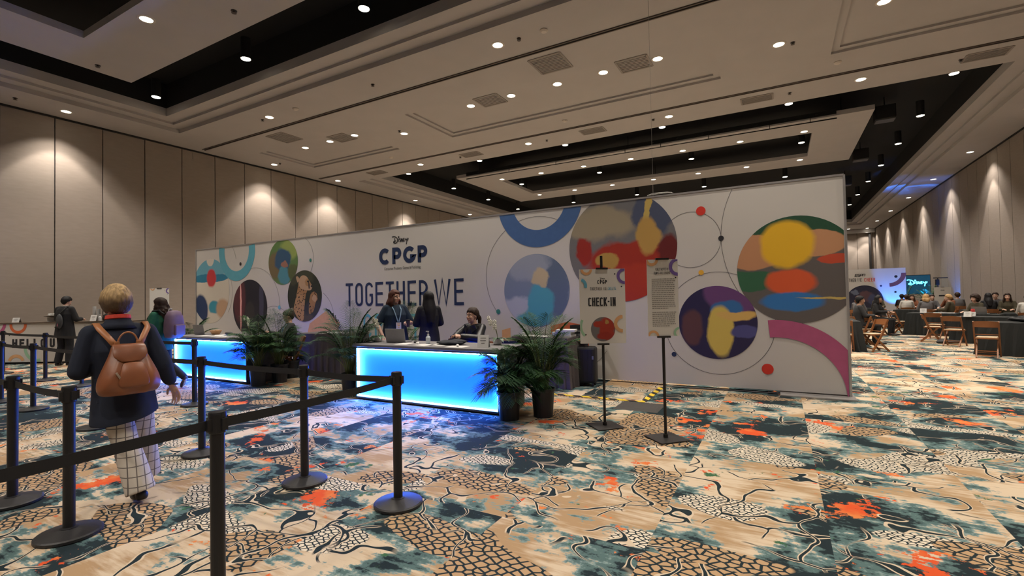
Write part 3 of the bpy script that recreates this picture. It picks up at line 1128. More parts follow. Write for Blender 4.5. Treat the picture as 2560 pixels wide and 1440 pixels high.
M_tape = tape_mat()
tp = thing('hazard_tape', 'yellow and black striped tape stuck on the carpet behind the sign stands', 'tape')
obj('tape_strip', box(NB(), -2.5, 7.08, .004, 1.5, .075, .006), M_tape, tp)
obj('tape_strip', box(NB(), -1.775, 7.72, .0045, .085, 1.25, .006), M_tape, tp)
bm = NB()
for q in ((-2.05, 6.5, -1.45, 7.06),):
    rings(bm, [[(q[0], q[1], 0), (q[2], q[1], 0), (q[2], q[3], 0), (q[0], q[3], 0)], [(q[0] + .04, q[1] + .12, .014), (q[2] - .04, q[1] + .12, .014), (q[2] - .04, q[3] - .12, .014), (q[0] + .04, q[3] - .12, .014)]])
tag(obj('cable_ramp', bm, mat('ramp_rubber', (.05, .045, .042), .8, bump=.2, sc=40)), 'flat dark rubber cable ramp on the carpet beside the striped tape', 'cable ramp')

# ---------------------------------------------------------------- poster stands
M_metal = mat('stand_black', (.02, .018, .017), .45, metal=.3)
M_poster = mat('poster_white', (.66, .64, .60), .5, var=.01)


def poster_stand(label, base, rz, cen, w, h, sq, top=None):
    """square-footed stand holding a board; base = foot centre, cen = height of the board's middle"""
    t = thing('poster_stand', label, 'sign stand', (base[0], base[1], 0), rz)
    obj('base_plate', box(NB(), 0, 0, .008, sq, sq, .012, MX.Rotation(math.radians(18), 4, 'Z')), M_metal, t, bev=.003)
    cyl_top = top or cen - h / 2
    b = NB()
    cyl(b, (0, .012, .012), (0, .012, cyl_top), .016, n=12)
    cyl(b, (0, .012, .012), (0, .012, .05), .026, n=12)
    obj('pole', b, M_metal, t)
    b = NB()
    box(b, 0, -.01, cen - h / 2 - .008, .14, .035, .02)
    box(b, 0, -.01, cen + h / 2 + .006, .14, .035, .02)
    cyl(b, (0, -.02, cen - h / 2 - .02), (0, .05, cen - h / 2 - .02), .012, n=8)
    obj('clamp', b, M_metal, t)
    p = obj('poster', box(NB(), 0, -.012, cen, w, .008, h), M_poster, t)
    return t, p


def PF(c, l=.0175):
    return ((0, 0, c), (1, 0, 0), (0, 0, 1), l, (0, -1, 0))


def on_poster(p, name, fn, m, w, h, c, lab=None):
    bm = NB()
    fn(bm)
    clip(bm, (w / 2 - .002, 0, 0), (1, 0, 0))
    clip(bm, (-w / 2 + .002, 0, 0), (-1, 0, 0))
    clip(bm, (0, 0, c + h / 2 - .002), (0, 0, 1))
    clip(bm, (0, 0, c - h / 2 + .002), (0, 0, -1))
    o = obj(name, bm, m, p)
    if lab:
        o['label'] = lab


def rings_deco(p, w, h, c, F):
    on_poster(p, 'printed_ring', lambda b: ringarc(b, -w * .34, h * .5, .055, .03, 180, 360, F), M_peach, w, h, c)
    on_poster(p, 'printed_ring', lambda b: ringarc(b, w * .5, h * .40, .08, .035, 90, 270, F), M_purple, w, h, c)
    on_poster(p, 'printed_dot', lambda b: disc(b, w * .28, h * .43, .009, F, 16), M_ink, w, h, c)
    on_poster(p, 'printed_dot', lambda b: disc(b, w * .42, h * .26, .008, F, 16), M_ink, w, h, c)


w_, h_, c_ = .545, .89, 1.435
t, p = poster_stand('white check-in poster on the black pole stand between the palms and the consent notice', (-1.86, 5.58), .48, c_, w_, h_, .34, top=2.04)
F = PF(c_)
rings_deco(p, w_, h_, c_, F)
on_poster(p, 'printed_ring', lambda b: ringarc(b, -w_ * .5, h_ * .28, .075, .035, -20, 70, F), M_teal2, w_, h_, c_)
on_poster(p, 'printed_ring', lambda b: ringarc(b, w_ * .43, -h_ * .24, .085, .04, 90, 270, F), M_peach, w_, h_, c_)
on_poster(p, 'printed_ring', lambda b: ringarc(b, -w_ * .2, -h_ * .27, .155, .03, 150, 225, F), M_green2, w_, h_, c_)
on_poster(p, 'printed_dot', lambda b: disc(b, -w_ * .38, -h_ * .38, .009, F, 16), M_ink, w_, h_, c_)
on_poster(p, 'logo', lambda b: word(b, 'CPGP', -.056, h_ * .30, .046, .024, .006, .0095, F), M_ink, w_, h_, c_, 'black logo letters')
on_poster(p, 'logo', lambda b: script_mark(b, -.028, h_ * .357, .06, .003, F), M_ink, w_, h_, c_)


def slog(b):
    word(b, 'TOGETHER', -.145, h_ * .215, .036, .0135, .0045, .0038, F)
    word(b, 'WE', .012, h_ * .215, .036, .0135, .005, .0038, F, {'W': .022})


on_poster(p, 'lettering', slog, M_ink, w_, h_, c_)
on_poster(p, 'lettering', lambda b: word(b, 'CREATE', .067, h_ * .215, .036, .0125, .0045, .0038, F), M_teal2, w_, h_, c_, 'blue word of the slogan')
on_poster(p, 'lettering', lambda b: word(b, 'CHECK-IN', -.17, -.0, .105, .0385, .0075, .0155, F, {'I': .018, '-': .026}), M_ink, w_, h_, c_, 'large black heading')
on_poster(p, 'picture_circle', lambda b: disc(b, 0, -.275, .145, F, 40), picture('print_small', (.15, .145, .15), [
    (.05, 1.17, .09, .13, (.36, .03, .015), .4), (-.06, 1.22, .06, .04, (.36, .03, .015), .4), (.05, 1.25, .03, .03, (.45, .27, .07), .4), (.02, 1.08, .09, .05, (.30, .02, .012), .4)], .03, 14), w_, h_, c_, 'round print of soft red and grey shapes')

w_, h_, c_ = .335, .83, 1.525
t, p = poster_stand('white notice of filming and consent on the black pole stand nearest the camera', (-1.11, 5.37), .50, c_, w_, h_, .34)
F = PF(c_)
rings_deco(p, w_, h_, c_, F)
on_poster(p, 'printed_ring', lambda b: ringarc(b, -w_ * .34, -h_ * .5, .05, .025, 0, 180, F), M_peach, w_, h_, c_)
on_poster(p, 'printed_ring', lambda b: ringarc(b, w_ * .5, -h_ * .46, .05, .025, 90, 270, F), M_green2, w_, h_, c_)


def notice(b):
    type_text(b, 'PUBLIC NOTICE OF\nFILMING AND CONSENT', .040, F, -.005, h_ * .355, sx=.40, bold=.0006)


on_poster(p, 'lettering', notice, M_ink, w_, h_, c_, 'black heading')


def fine(b):
    rnd = random.Random(3)
    for k in range(25):
        if k == 16:
            continue
        z = h_ * .245 - k * .0212
        x = -.118
        end = .118 if k not in (15, 24) else .05
        while x < end:
            l = rnd.uniform(.008, .026)
            box(b, x + l / 2, -.0173, c_ + z, l, .0006, .0075)
            x += l + .005


on_poster(p, 'fine_print', fine, mat('print_grey', (.22, .21, .2), .5), w_, h_, c_, 'blurred lines of fine print')
# ---------------------------------------------------------------- queue barriers
M_post = mat('post_black', (.012, .012, .014), .42, spec=.4)
M_base = mat('base_black', (.022, .021, .022), .5, spec=.4)
M_belt = mat('belt_black', (.009, .009, .011), .75)
_st = {}


def stanchion(key, x, y, label):
    t = thing('queue_barrier_post', label, 'queue barrier', (x, y, 0), 0, 'belt barrier posts of the queue')
    if not _st:
        _st['base'] = obj('base', lathe(NB(), [(.175, 0), (.182, .006), (.182, .022), (.172, .03), (.06, .052), (.05, .055)], n=32), M_base, t, smooth=False)
        _st['pole'] = obj('pole', lathe(NB(), [(.05, .05), (.05, .058), (.0335, .062), (.0335, .925), (.035, .925)], n=24), M_post, t)
        bm = NB()
        lathe(bm, [(.0385, .90), (.041, .905), (.041, .995), (.0385, 1.005), (.02, 1.008)], n=24)
        for k in range(4):
            a = k * PI / 2 + .25
            box(bm, .044 * math.cos(a), .044 * math.sin(a), .945, .016, .03, .06, MX.Rotation(0, 4, 'Z'))
        _st['cap'] = obj('belt_head', bm, M_post, t)
    else:
        for k in ('base', 'pole', 'cap'):
            c = _st[k].copy()
            COL.objects.link(c)
            c.parent = t
    return t


POSTS = {
    'A': (-5.36, 1.43, 'black belt barrier post in the nearest row, farther along it behind the nearest dark post'),
    'B': (-4.25, 1.41, 'black belt barrier post in the nearest row, left of the walker with the brown backpack'),
    'C': (-2.50, 1.41, 'black belt barrier post nearest the camera, its foot below the frame'),
    'D': (-2.57, 2.79, 'black belt barrier post standing alone in front of the brightest blue desk'),
    'E': (-3.61, 2.77, 'black belt barrier post just left of the one in front of the front blue desk'),
    'F': (-5.26, 2.81, 'black belt barrier post against the right half of the rear blue desk'),
    'G': (-7.65, 2.79, 'black belt barrier post mostly hidden behind the walker with the brown backpack'),
    'H': (-9.89, 2.86, 'black belt barrier post in front of the word on the white drinks bar'),
    'I': (-11.20, 2.85, 'black belt barrier post at the edge of the picture in the second row'),
    'J': (-7.89, 4.11, 'thin looking belt barrier post against the middle of the rear blue desk'),
    'K': (-11.85, 4.12, 'black belt barrier post in the farthest row, behind the walker at elbow height'),
    'L': (-13.53, 4.10, 'black belt barrier post in the farthest row, closest to the white drinks bar'),
    'M': (-2.53, -.35, 'black belt barrier post beside the camera, outside the frame'),
}
POSTO = {k: stanchion(k, *v) for k, v in POSTS.items()}


def belt(a, b, sag=.012, far=None):
    x0, y0 = POSTS[a][:2]
    x1, y1 = far or POSTS[b][:2]
    d = V((x1 - x0, y1 - y0, 0))
    L = d.length
    d.normalize()
    n = V((-d.y, d.x, 0))
    bm = NB()
    rs = []
    N = 14
    for i in range(N + 1):
        s = .043 + (L - .086) * i / N
        z = .945 - sag * 4 * (i / N) * (1 - i / N)
        c = d * s
        rs.append([c + n * .001 + V((0, 0, z - .0245)), c - n * .001 + V((0, 0, z - .0245)), c - n * .001 + V((0, 0, z + .0245)), c + n * .001 + V((0, 0, z + .0245))])
    rings(bm, rs)
    box(bm, d.x * (L - .055), d.y * (L - .055), .945, .02, .02, .058)
    obj('belt', bm, M_belt, POSTO[a])


for a, b in (('A', 'B'), ('C', 'D'), ('C', 'M'), ('E', 'D'), ('F', 'E'), ('G', 'F'), ('H', 'G'), ('I', 'H'), ('K', 'J'), ('L', 'K')):
    belt(a, b)
belt('A', None, far=(-7.0, 1.43))
belt('L', None, far=(-16.0, 4.1))
belt('I', None, far=(-13.0, 2.85))
# posts that hold the far ends of those belts, just outside the frame
for k, (x, y) in {'N': (-7.0, 1.43), 'O': (-16.0, 4.1), 'P': (-13.0, 2.85)}.items():
    POSTS[k] = (x, y, '')
    stanchion(k, x, y, {'N': 'black belt barrier post outside the frame in the nearest row', 'O': 'black belt barrier post outside the frame in the farthest row', 'P': 'black belt barrier post outside the frame in the middle row'}[k])

# ---------------------------------------------------------------- lit desks
M_top = mat('desk_top_grey', (.20, .19, .195), .45, var=.03)
M_desk = mat('desk_side', (.10, .10, .115), .6)
M_acr = mat('lit_acrylic', (.05, .15, .7), .6, var=.01, em=(.001, .15, 3.8), es=1.0)
M_led = mat('led_strip', (.8, .9, 1), .5, em=(.06, .28, 1), es=110)


def lit_desk(label, x0, x1, y, depth=.72, h=.875):
    """counter with a recessed panel edge-lit by LED strips"""
    w = x1 - x0
    t = thing('lit_desk', label, 'desk', ((x0 + x1) / 2, y, 0))
    obj('desk_top', box(NB(), 0, depth / 2 - .01, h - .02, w + .04, depth + .06, .04), M_top, t, bev=.004)
    bm = NB()
    f, dp = .025, .065
    z0, z1 = .022, h - .045
    box(bm, -w / 2 + f / 2, depth / 2, (z0 + z1) / 2, f, depth, z1 - z0)
    box(bm, w / 2 - f / 2, depth / 2, (z0 + z1) / 2, f, depth, z1 - z0)
    box(bm, 0, depth / 2, z1 - f / 2, w - 2 * f, depth, f)
    box(bm, 0, depth / 2, z0 + f / 2, w - 2 * f, depth, f)
    obj('carcass', bm, M_desk, t)
    obj('plinth', box(NB(), 0, depth / 2 + .02, .011, w - .04, depth - .06, .022), M_desk, t)
    p = obj('lit_panel', box(NB(), 0, dp + .01, (z0 + z1) / 2, w - 2 * f, .02, z1 - z0 - 2 * f), M_acr, t)
    p['label'] = 'glowing blue front panel'
    bm = NB()
    iw, ih, zc = w - 2 * f, z1 - z0 - 2 * f, (z0 + z1) / 2
    s = .012
    for a in (
        [(-iw / 2, 0), (iw / 2, 0)],):
        box(bm, 0, dp / 2 + .004, zc + ih / 2 - s / 2, iw, dp * .55, s)
        box(bm, 0, dp / 2 + .004, zc - ih / 2 + s / 2, iw, dp * .55, s)
        box(bm, -iw / 2 + s / 2, dp / 2 + .004, zc, s, dp * .55, ih - 2 * s)
        box(bm, iw / 2 - s / 2, dp / 2 + .004, zc, s, dp * .55, ih - 2 * s)
    q = obj('led_strip', bm, M_led, t)
    q['label'] = 'white blue light strip round the panel edge'
    return t


lit_desk('check-in desk with glowing blue front beside the two potted palms, nearest the camera', -5.92, -3.27, 5.49)
lit_desk('farther check-in desk with glowing blue front behind the walking woman in green', -11.55, -8.93, 5.59)

# ---------------------------------------------------------------- palms and orchids
M_pot = mat('pot_black', (.018, .02, .026), .5)
M_soil = mat('soil', (.03, .02, .012), .95, bump=.5, sc=30)
M_leaf = mat('palm_leaf', (.016, .055, .02), .6, var=.35, sc=5, spec=.25)
M_leaf2 = mat('palm_leaf_light', (.028, .08, .022), .6, var=.3, sc=5, spec=.25)
M_stem = mat('palm_stem', (.10, .12, .03), .5, var=.2)


def leaflet(bm, p, d, up, L, w):
    d = d.normalized()
    s = d.cross(up).normalized()
    up2 = s.cross(d).normalized()
    a = p + d * L * .35 + up2 * L * .03
    e = p + d * L * .72 - V((0, 0, 1)) * L * .10
    q = p + d * L - V((0, 0, 1)) * L * .26
    v = [bm.verts.new(x) for x in (p, a + s * w - up2 * w * .3, a + up2 * w * .25, a - s * w - up2 * w * .3, e + s * w * .7, e - s * w * .7, q)]
    for f in ((0, 1, 2), (0, 2, 3), (1, 4, 2), (2, 5, 3), (2, 4, 5), (4, 6, 5)):
        bm.faces.new([v[i] for i in f])


def palm(label, x, y, seed, n=16, h=1.0, spread=.62, pot=True, pot_h=.36, pot_r=.155, tall=3, lean=0.0, group=None):
    rnd = random.Random(seed)
    t = thing('potted_palm', label, 'plant', (x, y, 0), 0, group)
    obj('pot', lathe(NB(), [(pot_r * .80, 0), (pot_r * .97, pot_h * .90), (pot_r * 1.05, pot_h * .91), (pot_r * 1.05, pot_h), (pot_r * .95, pot_h), (pot_r * .93, pot_h - .05), (.01, pot_h - .05)], n=28), M_pot, t)
    obj('soil', lathe(NB(), [(pot_r * .9, pot_h - .055), (pot_r * .85, pot_h - .04), (.02, pot_h - .03)], n=20), M_soil, t)
    fb, sb = NB(), NB()
    z0 = pot_h - .05
    for i in range(n):
        a = rnd.uniform(0, 2 * PI) if i >= tall else lean + rnd.uniform(-.9, .9) + i * 2.1
        r0 = rnd.uniform(0, pot_r * .5)
        if i < tall:
            H, out, dr = h * rnd.uniform(.86, 1.0), spread * rnd.uniform(.35, .6), .10
        else:
            H, out, dr = h * rnd.uniform(.5, .88), spread * rnd.uniform(.45, .9), rnd.uniform(.12, .30)
        dirv = V((math.cos(a), math.sin(a), 0))
        b = V((r0 * math.cos(a), r0 * math.sin(a), z0))
        pts = []
        K = 12
        for k in range(K + 1):
            s = k / K
            pts.append(b + dirv * (out * s ** 1.6) + V((0, 0, (H - z0) * (1.25 * s - .25 * s * s) - dr * max(0, s - .45) ** 1.7 * 2.6)))
        tube(sb, pts, [.008 - .006 * k / K for k in range(K + 1)], 5)
        for k in range(24):
            s = .38 + .62 * k / 23
            f = s * K
            i0 = min(int(f), K - 1)
            p = pts[i0].lerp(pts[i0 + 1], f - i0)
            d = (pts[i0 + 1] - pts[i0]).normalized()
            side = d.cross(V((0, 0, 1)))
            if side.length < .1:
                side = V((-math.sin(a), math.cos(a), 0))
            side.normalize()
            L = (.24 * math.sin(PI * (.12 + .82 * (s - .38) / .62)) + .06) * rnd.uniform(.85, 1.1)
            for sg in (-1, 1):
                ld = side * sg + d * (.55 + .9 * (s - .4)) + V((0, 0, .10))
                leaflet(fb, p, ld, V((0, 0, 1)), L * 1.1, .0068)
        if i % 3 == 0:   # young upright shoot leaf
            pass
    obj('frond_stems', sb, M_stem, t)
    obj('fronds', fb, [M_leaf, M_leaf2][seed % 2], t)
    return t


palm('shorter potted palm touching the right corner of the front blue desk', -3.07, 5.40, 2, n=36, h=1.08, spread=.5)
palm('taller potted palm with long arching fronds beside the black suitcase and table', -2.74, 5.72, 5, n=40, h=1.42, spread=.6, tall=6, lean=1.0, pot_h=.37)
palm('potted palm left of the front blue desk, reaching toward the brown draped table', -6.28, 5.72, 8, n=30, h=1.62, spread=.66, tall=6, lean=2.6)
palm('potted palm at the right corner of the farther blue desk', -8.62, 5.62, 11, n=34, h=1.42, spread=.66, tall=5)
palm('potted palm behind the others, before the seated woman with glasses', -8.55, 6.02, 14, n=26, h=1.5, spread=.62, tall=5)
palm('potted palm pushed back against the seated woman\'s desk chair', -8.85, 6.5, 17, n=9, h=.95, spread=.35, tall=2)
palm('palm standing beyond the far end of the farther blue desk', -13.65, 7.0, 20, n=18, h=1.3, spread=.65, tall=4)
palm('palm standing behind the front desk at the standing staff woman\'s elbow', -6.75, 7.5, 23, n=18, h=1.62, spread=.6, tall=6, lean=1.5)

M_petal = mat('orchid_petal', (.80, .77, .68), .5, var=.03)
M_cer = mat('white_ceramic', (.62, .62, .62), .3, var=.02)
M_oleaf = mat('orchid_leaf', (.03, .075, .03), .4, var=.2)


def orchid(label, x, y, z, seed, lean):
    rnd = random.Random(seed)
    t = thing('white_orchid', label, 'plant', (x, y, z))
    obj('pot', lathe(NB(), [(.045, 0), (.062, .02), (.066, .085), (.06, .09), (.055, .07), (.01, .07)], n=20), M_cer, t)
    lb = NB()
    for k in range(7):
        a = k * 2.4
        d = V((math.cos(a), math.sin(a), 0))
        s = V((-d.y, d.x, 0))
        L = rnd.uniform(.13, .2)
        pr = None
        for j in range(7):
            u = j / 6
            c = V((0, 0, .075)) + d * L * u + V((0, 0, .10 * u - .13 * u * u))
            w = .034 * math.sin(PI * min(.97, .1 + .88 * u))
            q = [lb.verts.new(c + s * w + V((0, 0, w * .3))), lb.verts.new(c), lb.verts.new(c - s * w + V((0, 0, w * .3)))]
            if pr:
                lb.faces.new((pr[0], q[0], q[1], pr[1]))
                lb.faces.new((pr[1], q[1], q[2], pr[2]))
            pr = q
    obj('leaves', lb, M_oleaf, t, smooth=True)
    sb, fb = NB(), NB()
    for k in range(2):
        d = V((lean[0], lean[1], 0)) * (1 if k else .6) + V((0, .02 * k, 0))
        pts = [V((0, 0, .07)) + d * (u ** 2) * .22 + V((0, 0, .36 * u - .07 * u ** 3)) for u in [i / 10 for i in range(11)]]
        tube(sb, pts, .0035, 5)
        for j in range(5 + k):
            p = pts[min(10, 5 + j)] + V((rnd.uniform(-.03, .03), rnd.uniform(-.03, .03), rnd.uniform(-.01, .03)))
            for q in range(5):
                an = q * 2 * PI / 5 + .3
                dr = V((math.cos(an) * .8, -.25, math.sin(an)))
                c = p + dr * .019
                ell(fb, c, (.017, .006, .017), (dr.cross(V((0, 1, 0))).normalized(), V((0, 1, 0)), dr.normalized()), 8, 5)
            ell(fb, p + V((0, -.012, 0)), .007, nu=6, nv=4)
    obj('flower_stems', sb, M_stem, t)
    obj('flowers', fb, M_petal, t, smooth=True)


orchid('white orchid in a small white pot beside the open laptop on the front desk', -5.78, 5.86, .875, 1, (-.5, .1))
orchid('white orchid on the palm side of the front desk, behind the small white card', -3.62, 6.06, .875, 2, (-.9, .2))
orchid('white orchid on the farther blue desk in front of the dark round print', -9.42, 5.95, .875, 3, (-.4, 0))

# ---------------------------------------------------------------- things on the desks
M_paper = mat('paper', (.66, .65, .63), .7, var=.015)
M_lap = mat('laptop_grey', (.28, .28, .29), .35, metal=.5)
M_blk = mat('matte_black', (.01, .01, .011), .6)


def paper(x, y, z, rz, label, w=.216, d=.28, n=1, group=None):
    o = obj('paper_sheet' if n == 1 else 'paper_pile', box(NB(), 0, 0, .001 * n, w, d, .002 * n), M_paper, loc=(x, y, z), rotz=rz)
    return tag(o, label, 'paper', group)


DT = .8755
paper(-5.1, 5.72, DT, .2, 'white sheet of paper on the front desk just before the laptop')
paper(-4.66, 5.66, DT, -.3, 'white sheet of paper on the front desk under the sanitizer bottle side', .3, .22)
paper(-4.45, 5.78, DT, .1, 'white sheet of paper in the middle of the front desk', .26, .3)
paper(-4.02, 5.6, DT, .05, 'white sheet of paper with a crumpled tissue on it, before the seated woman', .3, .22)
t = thing('laptop', 'grey open laptop seen from behind on the front blue desk', 'laptop', (-5.38, 5.84, DT), .25)
obj('keyboard_base', box(NB(), 0, .12, .009, .34, .23, .016), M_lap, t, bev=.003)
obj('screen_lid', box(NB(), 0, 0, .115, .34, .008, .225, MX.Rotation(.22, 4, 'X')), M_lap, t, bev=.003)
t = thing('laptop', 'grey open laptop seen from behind on the farther blue desk', 'laptop', (-11.2, 5.95, DT), .1)
obj('keyboard_base', box(NB(), 0, .12, .009, .34, .23, .016), M_lap, t, bev=.003)
obj('screen_lid', box(NB(), 0, 0, .115, .34, .008, .225, MX.Rotation(.22, 4, 'X')), M_lap, t, bev=.003)
t = thing('sanitizer_bottle', 'clear pump bottle of hand sanitizer on the front blue desk', 'bottle', (-4.72, 5.83, DT))
obj('bottle_body', lathe(NB(), [(.03, 0), (.036, .01), (.036, .10), (.015, .125), (.015, .135)], n=16), mat('clear_gel', (.5, .55, .6), .15, var=.02), t)
bm = NB()
lathe(bm, [(.017, .133), (.017, .15), (.006, .152), (.006, .185)], n=12)
box(bm, -.012, 0, .19, .05, .014, .012)
obj('pump', bm, M_cer, t)


def tissue(x, y, z, s, label, name='crumpled_tissue'):
    bm = NB()
    ell(bm, (0, 0, s * .5), (s, s * .7, s * .55), nu=10, nv=7)
    for v in bm.verts:
        v.co += V(NZ.noise_vector(v.co * 30)) * s * .35
        v.co.z = max(0, v.co.z)
    return tag(obj(name, bm, M_paper, loc=(x, y, z)), label, 'tissue')


tissue(-4.82, 5.70, DT + .003, .035, 'crumpled white tissue beside the sanitizer bottle')
tissue(-4.02, 5.62, DT + .003, .03, 'crumpled white tissue on the paper before the seated woman')


def tent_card(x, y, z, rz, label, w=.11, h=.12, name='tent_card'):
    bm = NB()
    a = h * .3
    for s in (-1, 1):
        poly(bm, [(-w / 2, s * a, 0), (w / 2, s * a, 0), (w / 2, s * .002, h), (-w / 2, s * .002, h)])
    o = thing(name, label, 'card', (x, y, z), rz)
    ob = obj('card', bm, M_paper, o)
    md = ob.modifiers.new('t', 'SOLIDIFY')
    md.thickness = .002
    bm = NB()
    for k in range(3):
        zz = h * (.35 + .2 * k)
        yy = -a * (1 - zz / h) - .004
        box(bm, 0, yy, zz, w * (.5 if k else .3), .001, h * .05)
    obj('printed_mark', bm, mat('print_grey', (.22, .21, .2), .5), o)
    return o


tent_card(-3.62, 5.68, DT, .3, 'white tent card on the front desk at the palm end', .16, .17)
bm = NB()
ell(bm, (0, 0, .03), (.24, .13, .035), nu=14, nv=8)
ell(bm, (.12, .05, .045), (.12, .09, .035), nu=12, nv=7)
for v in bm.verts:
    v.co += V(NZ.noise_vector(v.co * 9)) * .018
    v.co.z = max(0, v.co.z)
tag(obj('folded_scarf', bm, mat('dark_cloth', (.012, .014, .022), .85), smooth=True, loc=(-4.32, 5.86, DT)), 'dark folded scarf on the front desk before the seated woman', 'scarf')
t = thing('computer_mouse', 'dark computer mouse beside the laptop on the front desk', 'mouse', (-5.05, 5.93, DT), .3)
bm = NB()
ell(bm, (0, 0, .012), (.03, .055, .02), nu=12, nv=7)
obj('mouse_body', bm, M_blk, t, smooth=True)
obj('scroll_wheel', cyl(NB(), (-.004, .03, .03), (.004, .03, .03), .006, n=10), M_lap, t)
for i, (x, y, rz, lb) in enumerate([(-10.75, 5.8, .2, 'white sheet of paper near the far end of the farther desk'), (-10.3, 5.83, -.2, 'white sheet of paper at the middle of the farther desk'), (-9.95, 5.75, .5, 'white sheet of paper beside the orchid on the farther desk'), (-10.5, 6.0, 1.0, 'white sheet of paper at the back of the farther desk'), (-9.3, 5.72, .1, 'white sheet of paper at the palm end of the farther desk')]):
    paper(x, y, DT, rz, lb)
t = thing('snack_tray', 'peach coloured shallow tray behind the laptop on the farther desk', 'tray', (-10.85, 6.1, DT))
obj('tray_body', lathe(NB(), [(.07, 0), (.12, .09), (.11, .09), (.06, .015)], n=18), M_peach, t)
bm = NB()
for k in range(7):
    ell(bm, (.06 * math.cos(k * 2.2), .06 * math.sin(k * 2.2), .085), (.03, .022, .02), nu=8, nv=5)
obj('snacks', bm, mat('snack', (.5, .3, .15), .7), t, smooth=True)
tag(obj('pouch', ell(NB(), (0, 0, .03), (.12, .06, .03)), M_blk, smooth=True, loc=(-10.45, 6.15, DT)), 'small black pouch lying on the farther blue desk', 'pouch')

# ---------------------------------------------------------------- draped tables behind the desks
M_cloth = mat('brown_cloth', (.080, .065, .068), .9, var=.08, sc=3)


def draped(name, label, x, y, w, d, h, rz, m, flare=.03, cat='table', folds=26, group=None):
    """table under a cloth that hangs to the floor in soft folds; origin at the middle of the near long side"""
    t = thing(name, label, cat, (x, y, 0), rz, group)
    bm = NB()
    per = []
    N = 40
    M_ = max(8, int(40 * d / w))
    for i in range(N): per.append((-w / 2 + w * i / N, 0))
    for i in range(M_): per.append((w / 2, d * i / M_))
    for i in range(N): per.append((w / 2 - w * i / N, d))
    for i in range(M_): per.append((-w / 2, d - d * i / M_))
    n = len(per)
    rs = []
    for z, f in ((.006, 1.0), (h * .35, .65), (h * .7, .3), (h - .012, 0.02), (h, -.1)):
        r = []
        for i, (px, py) in enumerate(per):
            cx, cy = px, py - d / 2
            l = math.hypot(cx / w, cy / d)
            k = f * flare * (1 + .9 * math.sin(i * 2 * PI * folds / n + (i % 7) * .13))
            k += f * flare * 1.6 * (l > .62)
            q = V((cx, cy, 0)).normalized() * k
            r.append((px + q.x, py + q.y, z))
        rs.append(r)
    rings(bm, rs)
    obj('tablecloth', bm, m, t, smooth=False)
    bm = NB()
    for sx in (-1, 1):
        for sy in (.15, .85):
            cyl(bm, (sx * (w / 2 - .12), d * sy, 0), (sx * (w / 2 - .12), d * sy, h - .05), .02, n=8)
    obj('table_frame', bm, M_metal, t)
    return t


draped('draped_table', 'brown draped table behind the front desk, stacked with boxes beside the suitcase', -3.72, 7.62, 1.15, .72, .86, -.12, M_cloth)
draped('draped_table', 'brown draped table between the two blue desks with papers on top', -8.72, 7.12, 1.35, .75, .86, .12, M_cloth)
paper(-8.5, 7.35, .861, .3, 'white pile of papers on the brown draped table between the desks', .5, .3, 8)
paper(-4.05, 7.85, .861, .2, 'white sheet on the brown table behind the front desk, near the paper cup', .3, .24, 3)
paper(-3.75, 7.8, .861, -.2, 'second white sheet on the brown table behind the front desk', .3, .24, 2)
for k, (x, z, n) in enumerate(((-3.32, .861, 1), (-3.34, .903, 1), (-3.28, .945, 1))):
    tag(obj('white_box', box(NB(), 0, 0, .02, .34, .26, .04), M_paper, loc=(x, 7.85, z), rotz=.1 * k, bev=.002), ['lowest flat white box of the stack on the brown table', 'middle flat white box of the stack on the brown table', 'topmost flat white box of the stack on the brown table'][k], 'box', 'flat boxes on the brown table')
t = thing('black_case', 'black open crate at the back of the brown table against the backdrop', 'crate', (-3.15, 8.22, .861))
bm = NB()
for a, b, c, d in ((0, .1, .34, .012), (0, -.1, .34, .012), (.165, 0, .012, .2), (-.165, 0, .012, .2)):
    box(bm, a, b, .09, c, d, .18)
obj('crate_body', bm, M_blk, t)
obj('label_plate', box(NB(), 0, -.108, .09, .2, .003, .03), M_lap, t)
t = thing('paper_cup', 'white paper cup on the brown table behind the front desk', 'cup', (-4.12, 7.8, .866))
obj('cup_body', lathe(NB(), [(.03, 0), (.042, .115), (.044, .12), (.04, .12), (.03, .01)], n=18), M_cer, t)
t = thing('suitcase', 'black wheeled suitcase standing against the printed backdrop', 'suitcase', (-3.02, 8.02, 0), .15)
obj('shell', box(NB(), 0, 0, .37, .42, .26, .62), mat('suitcase_black', (.012, .012, .013), .55), t, bev=.04)
bm = NB()
for k in range(5):
    box(bm, -.14 + k * .07, -.133, .37, .02, .01, .5)
obj('ribs', bm, M_blk, t)
bm = NB()
for sx in (-1, 1):
    for sy in (-1, 1):
        cyl(bm, (sx * .16 - .012, sy * .09, .03), (sx * .16 + .012, sy * .09, .03), .03, n=12)
for k in (0,):
    pass
obj('wheels', bm, M_blk, t)
bm = NB()
tube(bm, [(-.07, -.02, .68), (-.07, -.02, .72), (.07, -.02, .72), (.07, -.02, .68)], .012, 6)
obj('handle', bm, M_blk, t)
obj('zip_tag', box(NB(), .17, -.136, .5, .03, .006, .06), M_lap, t)
t = thing('shoulder_bag', 'black soft bag on top of the upright suitcase', 'bag', (-3.06, 8.06, .735), .2)
bm = NB()
ell(bm, (0, 0, .09), (.2, .11, .09), nu=14, nv=9)
for v in bm.verts:
    v.co += V(NZ.noise_vector(v.co * 7)) * .02
    v.co.z = max(0, v.co.z)
obj('bag_body', bm, M_blk, t, smooth=True)
obj('bag_strap', tube(NB(), [(-.15, 0, .12), (-.08, -.02, .2), (.08, -.02, .2), (.15, 0, .12)], .01, 6), M_blk, t)
o = obj('luggage_tag', box(NB(), 0, 0, .002, .1, .05, .004), M_orange, t)
o.location = (-.02, -.10, .05)
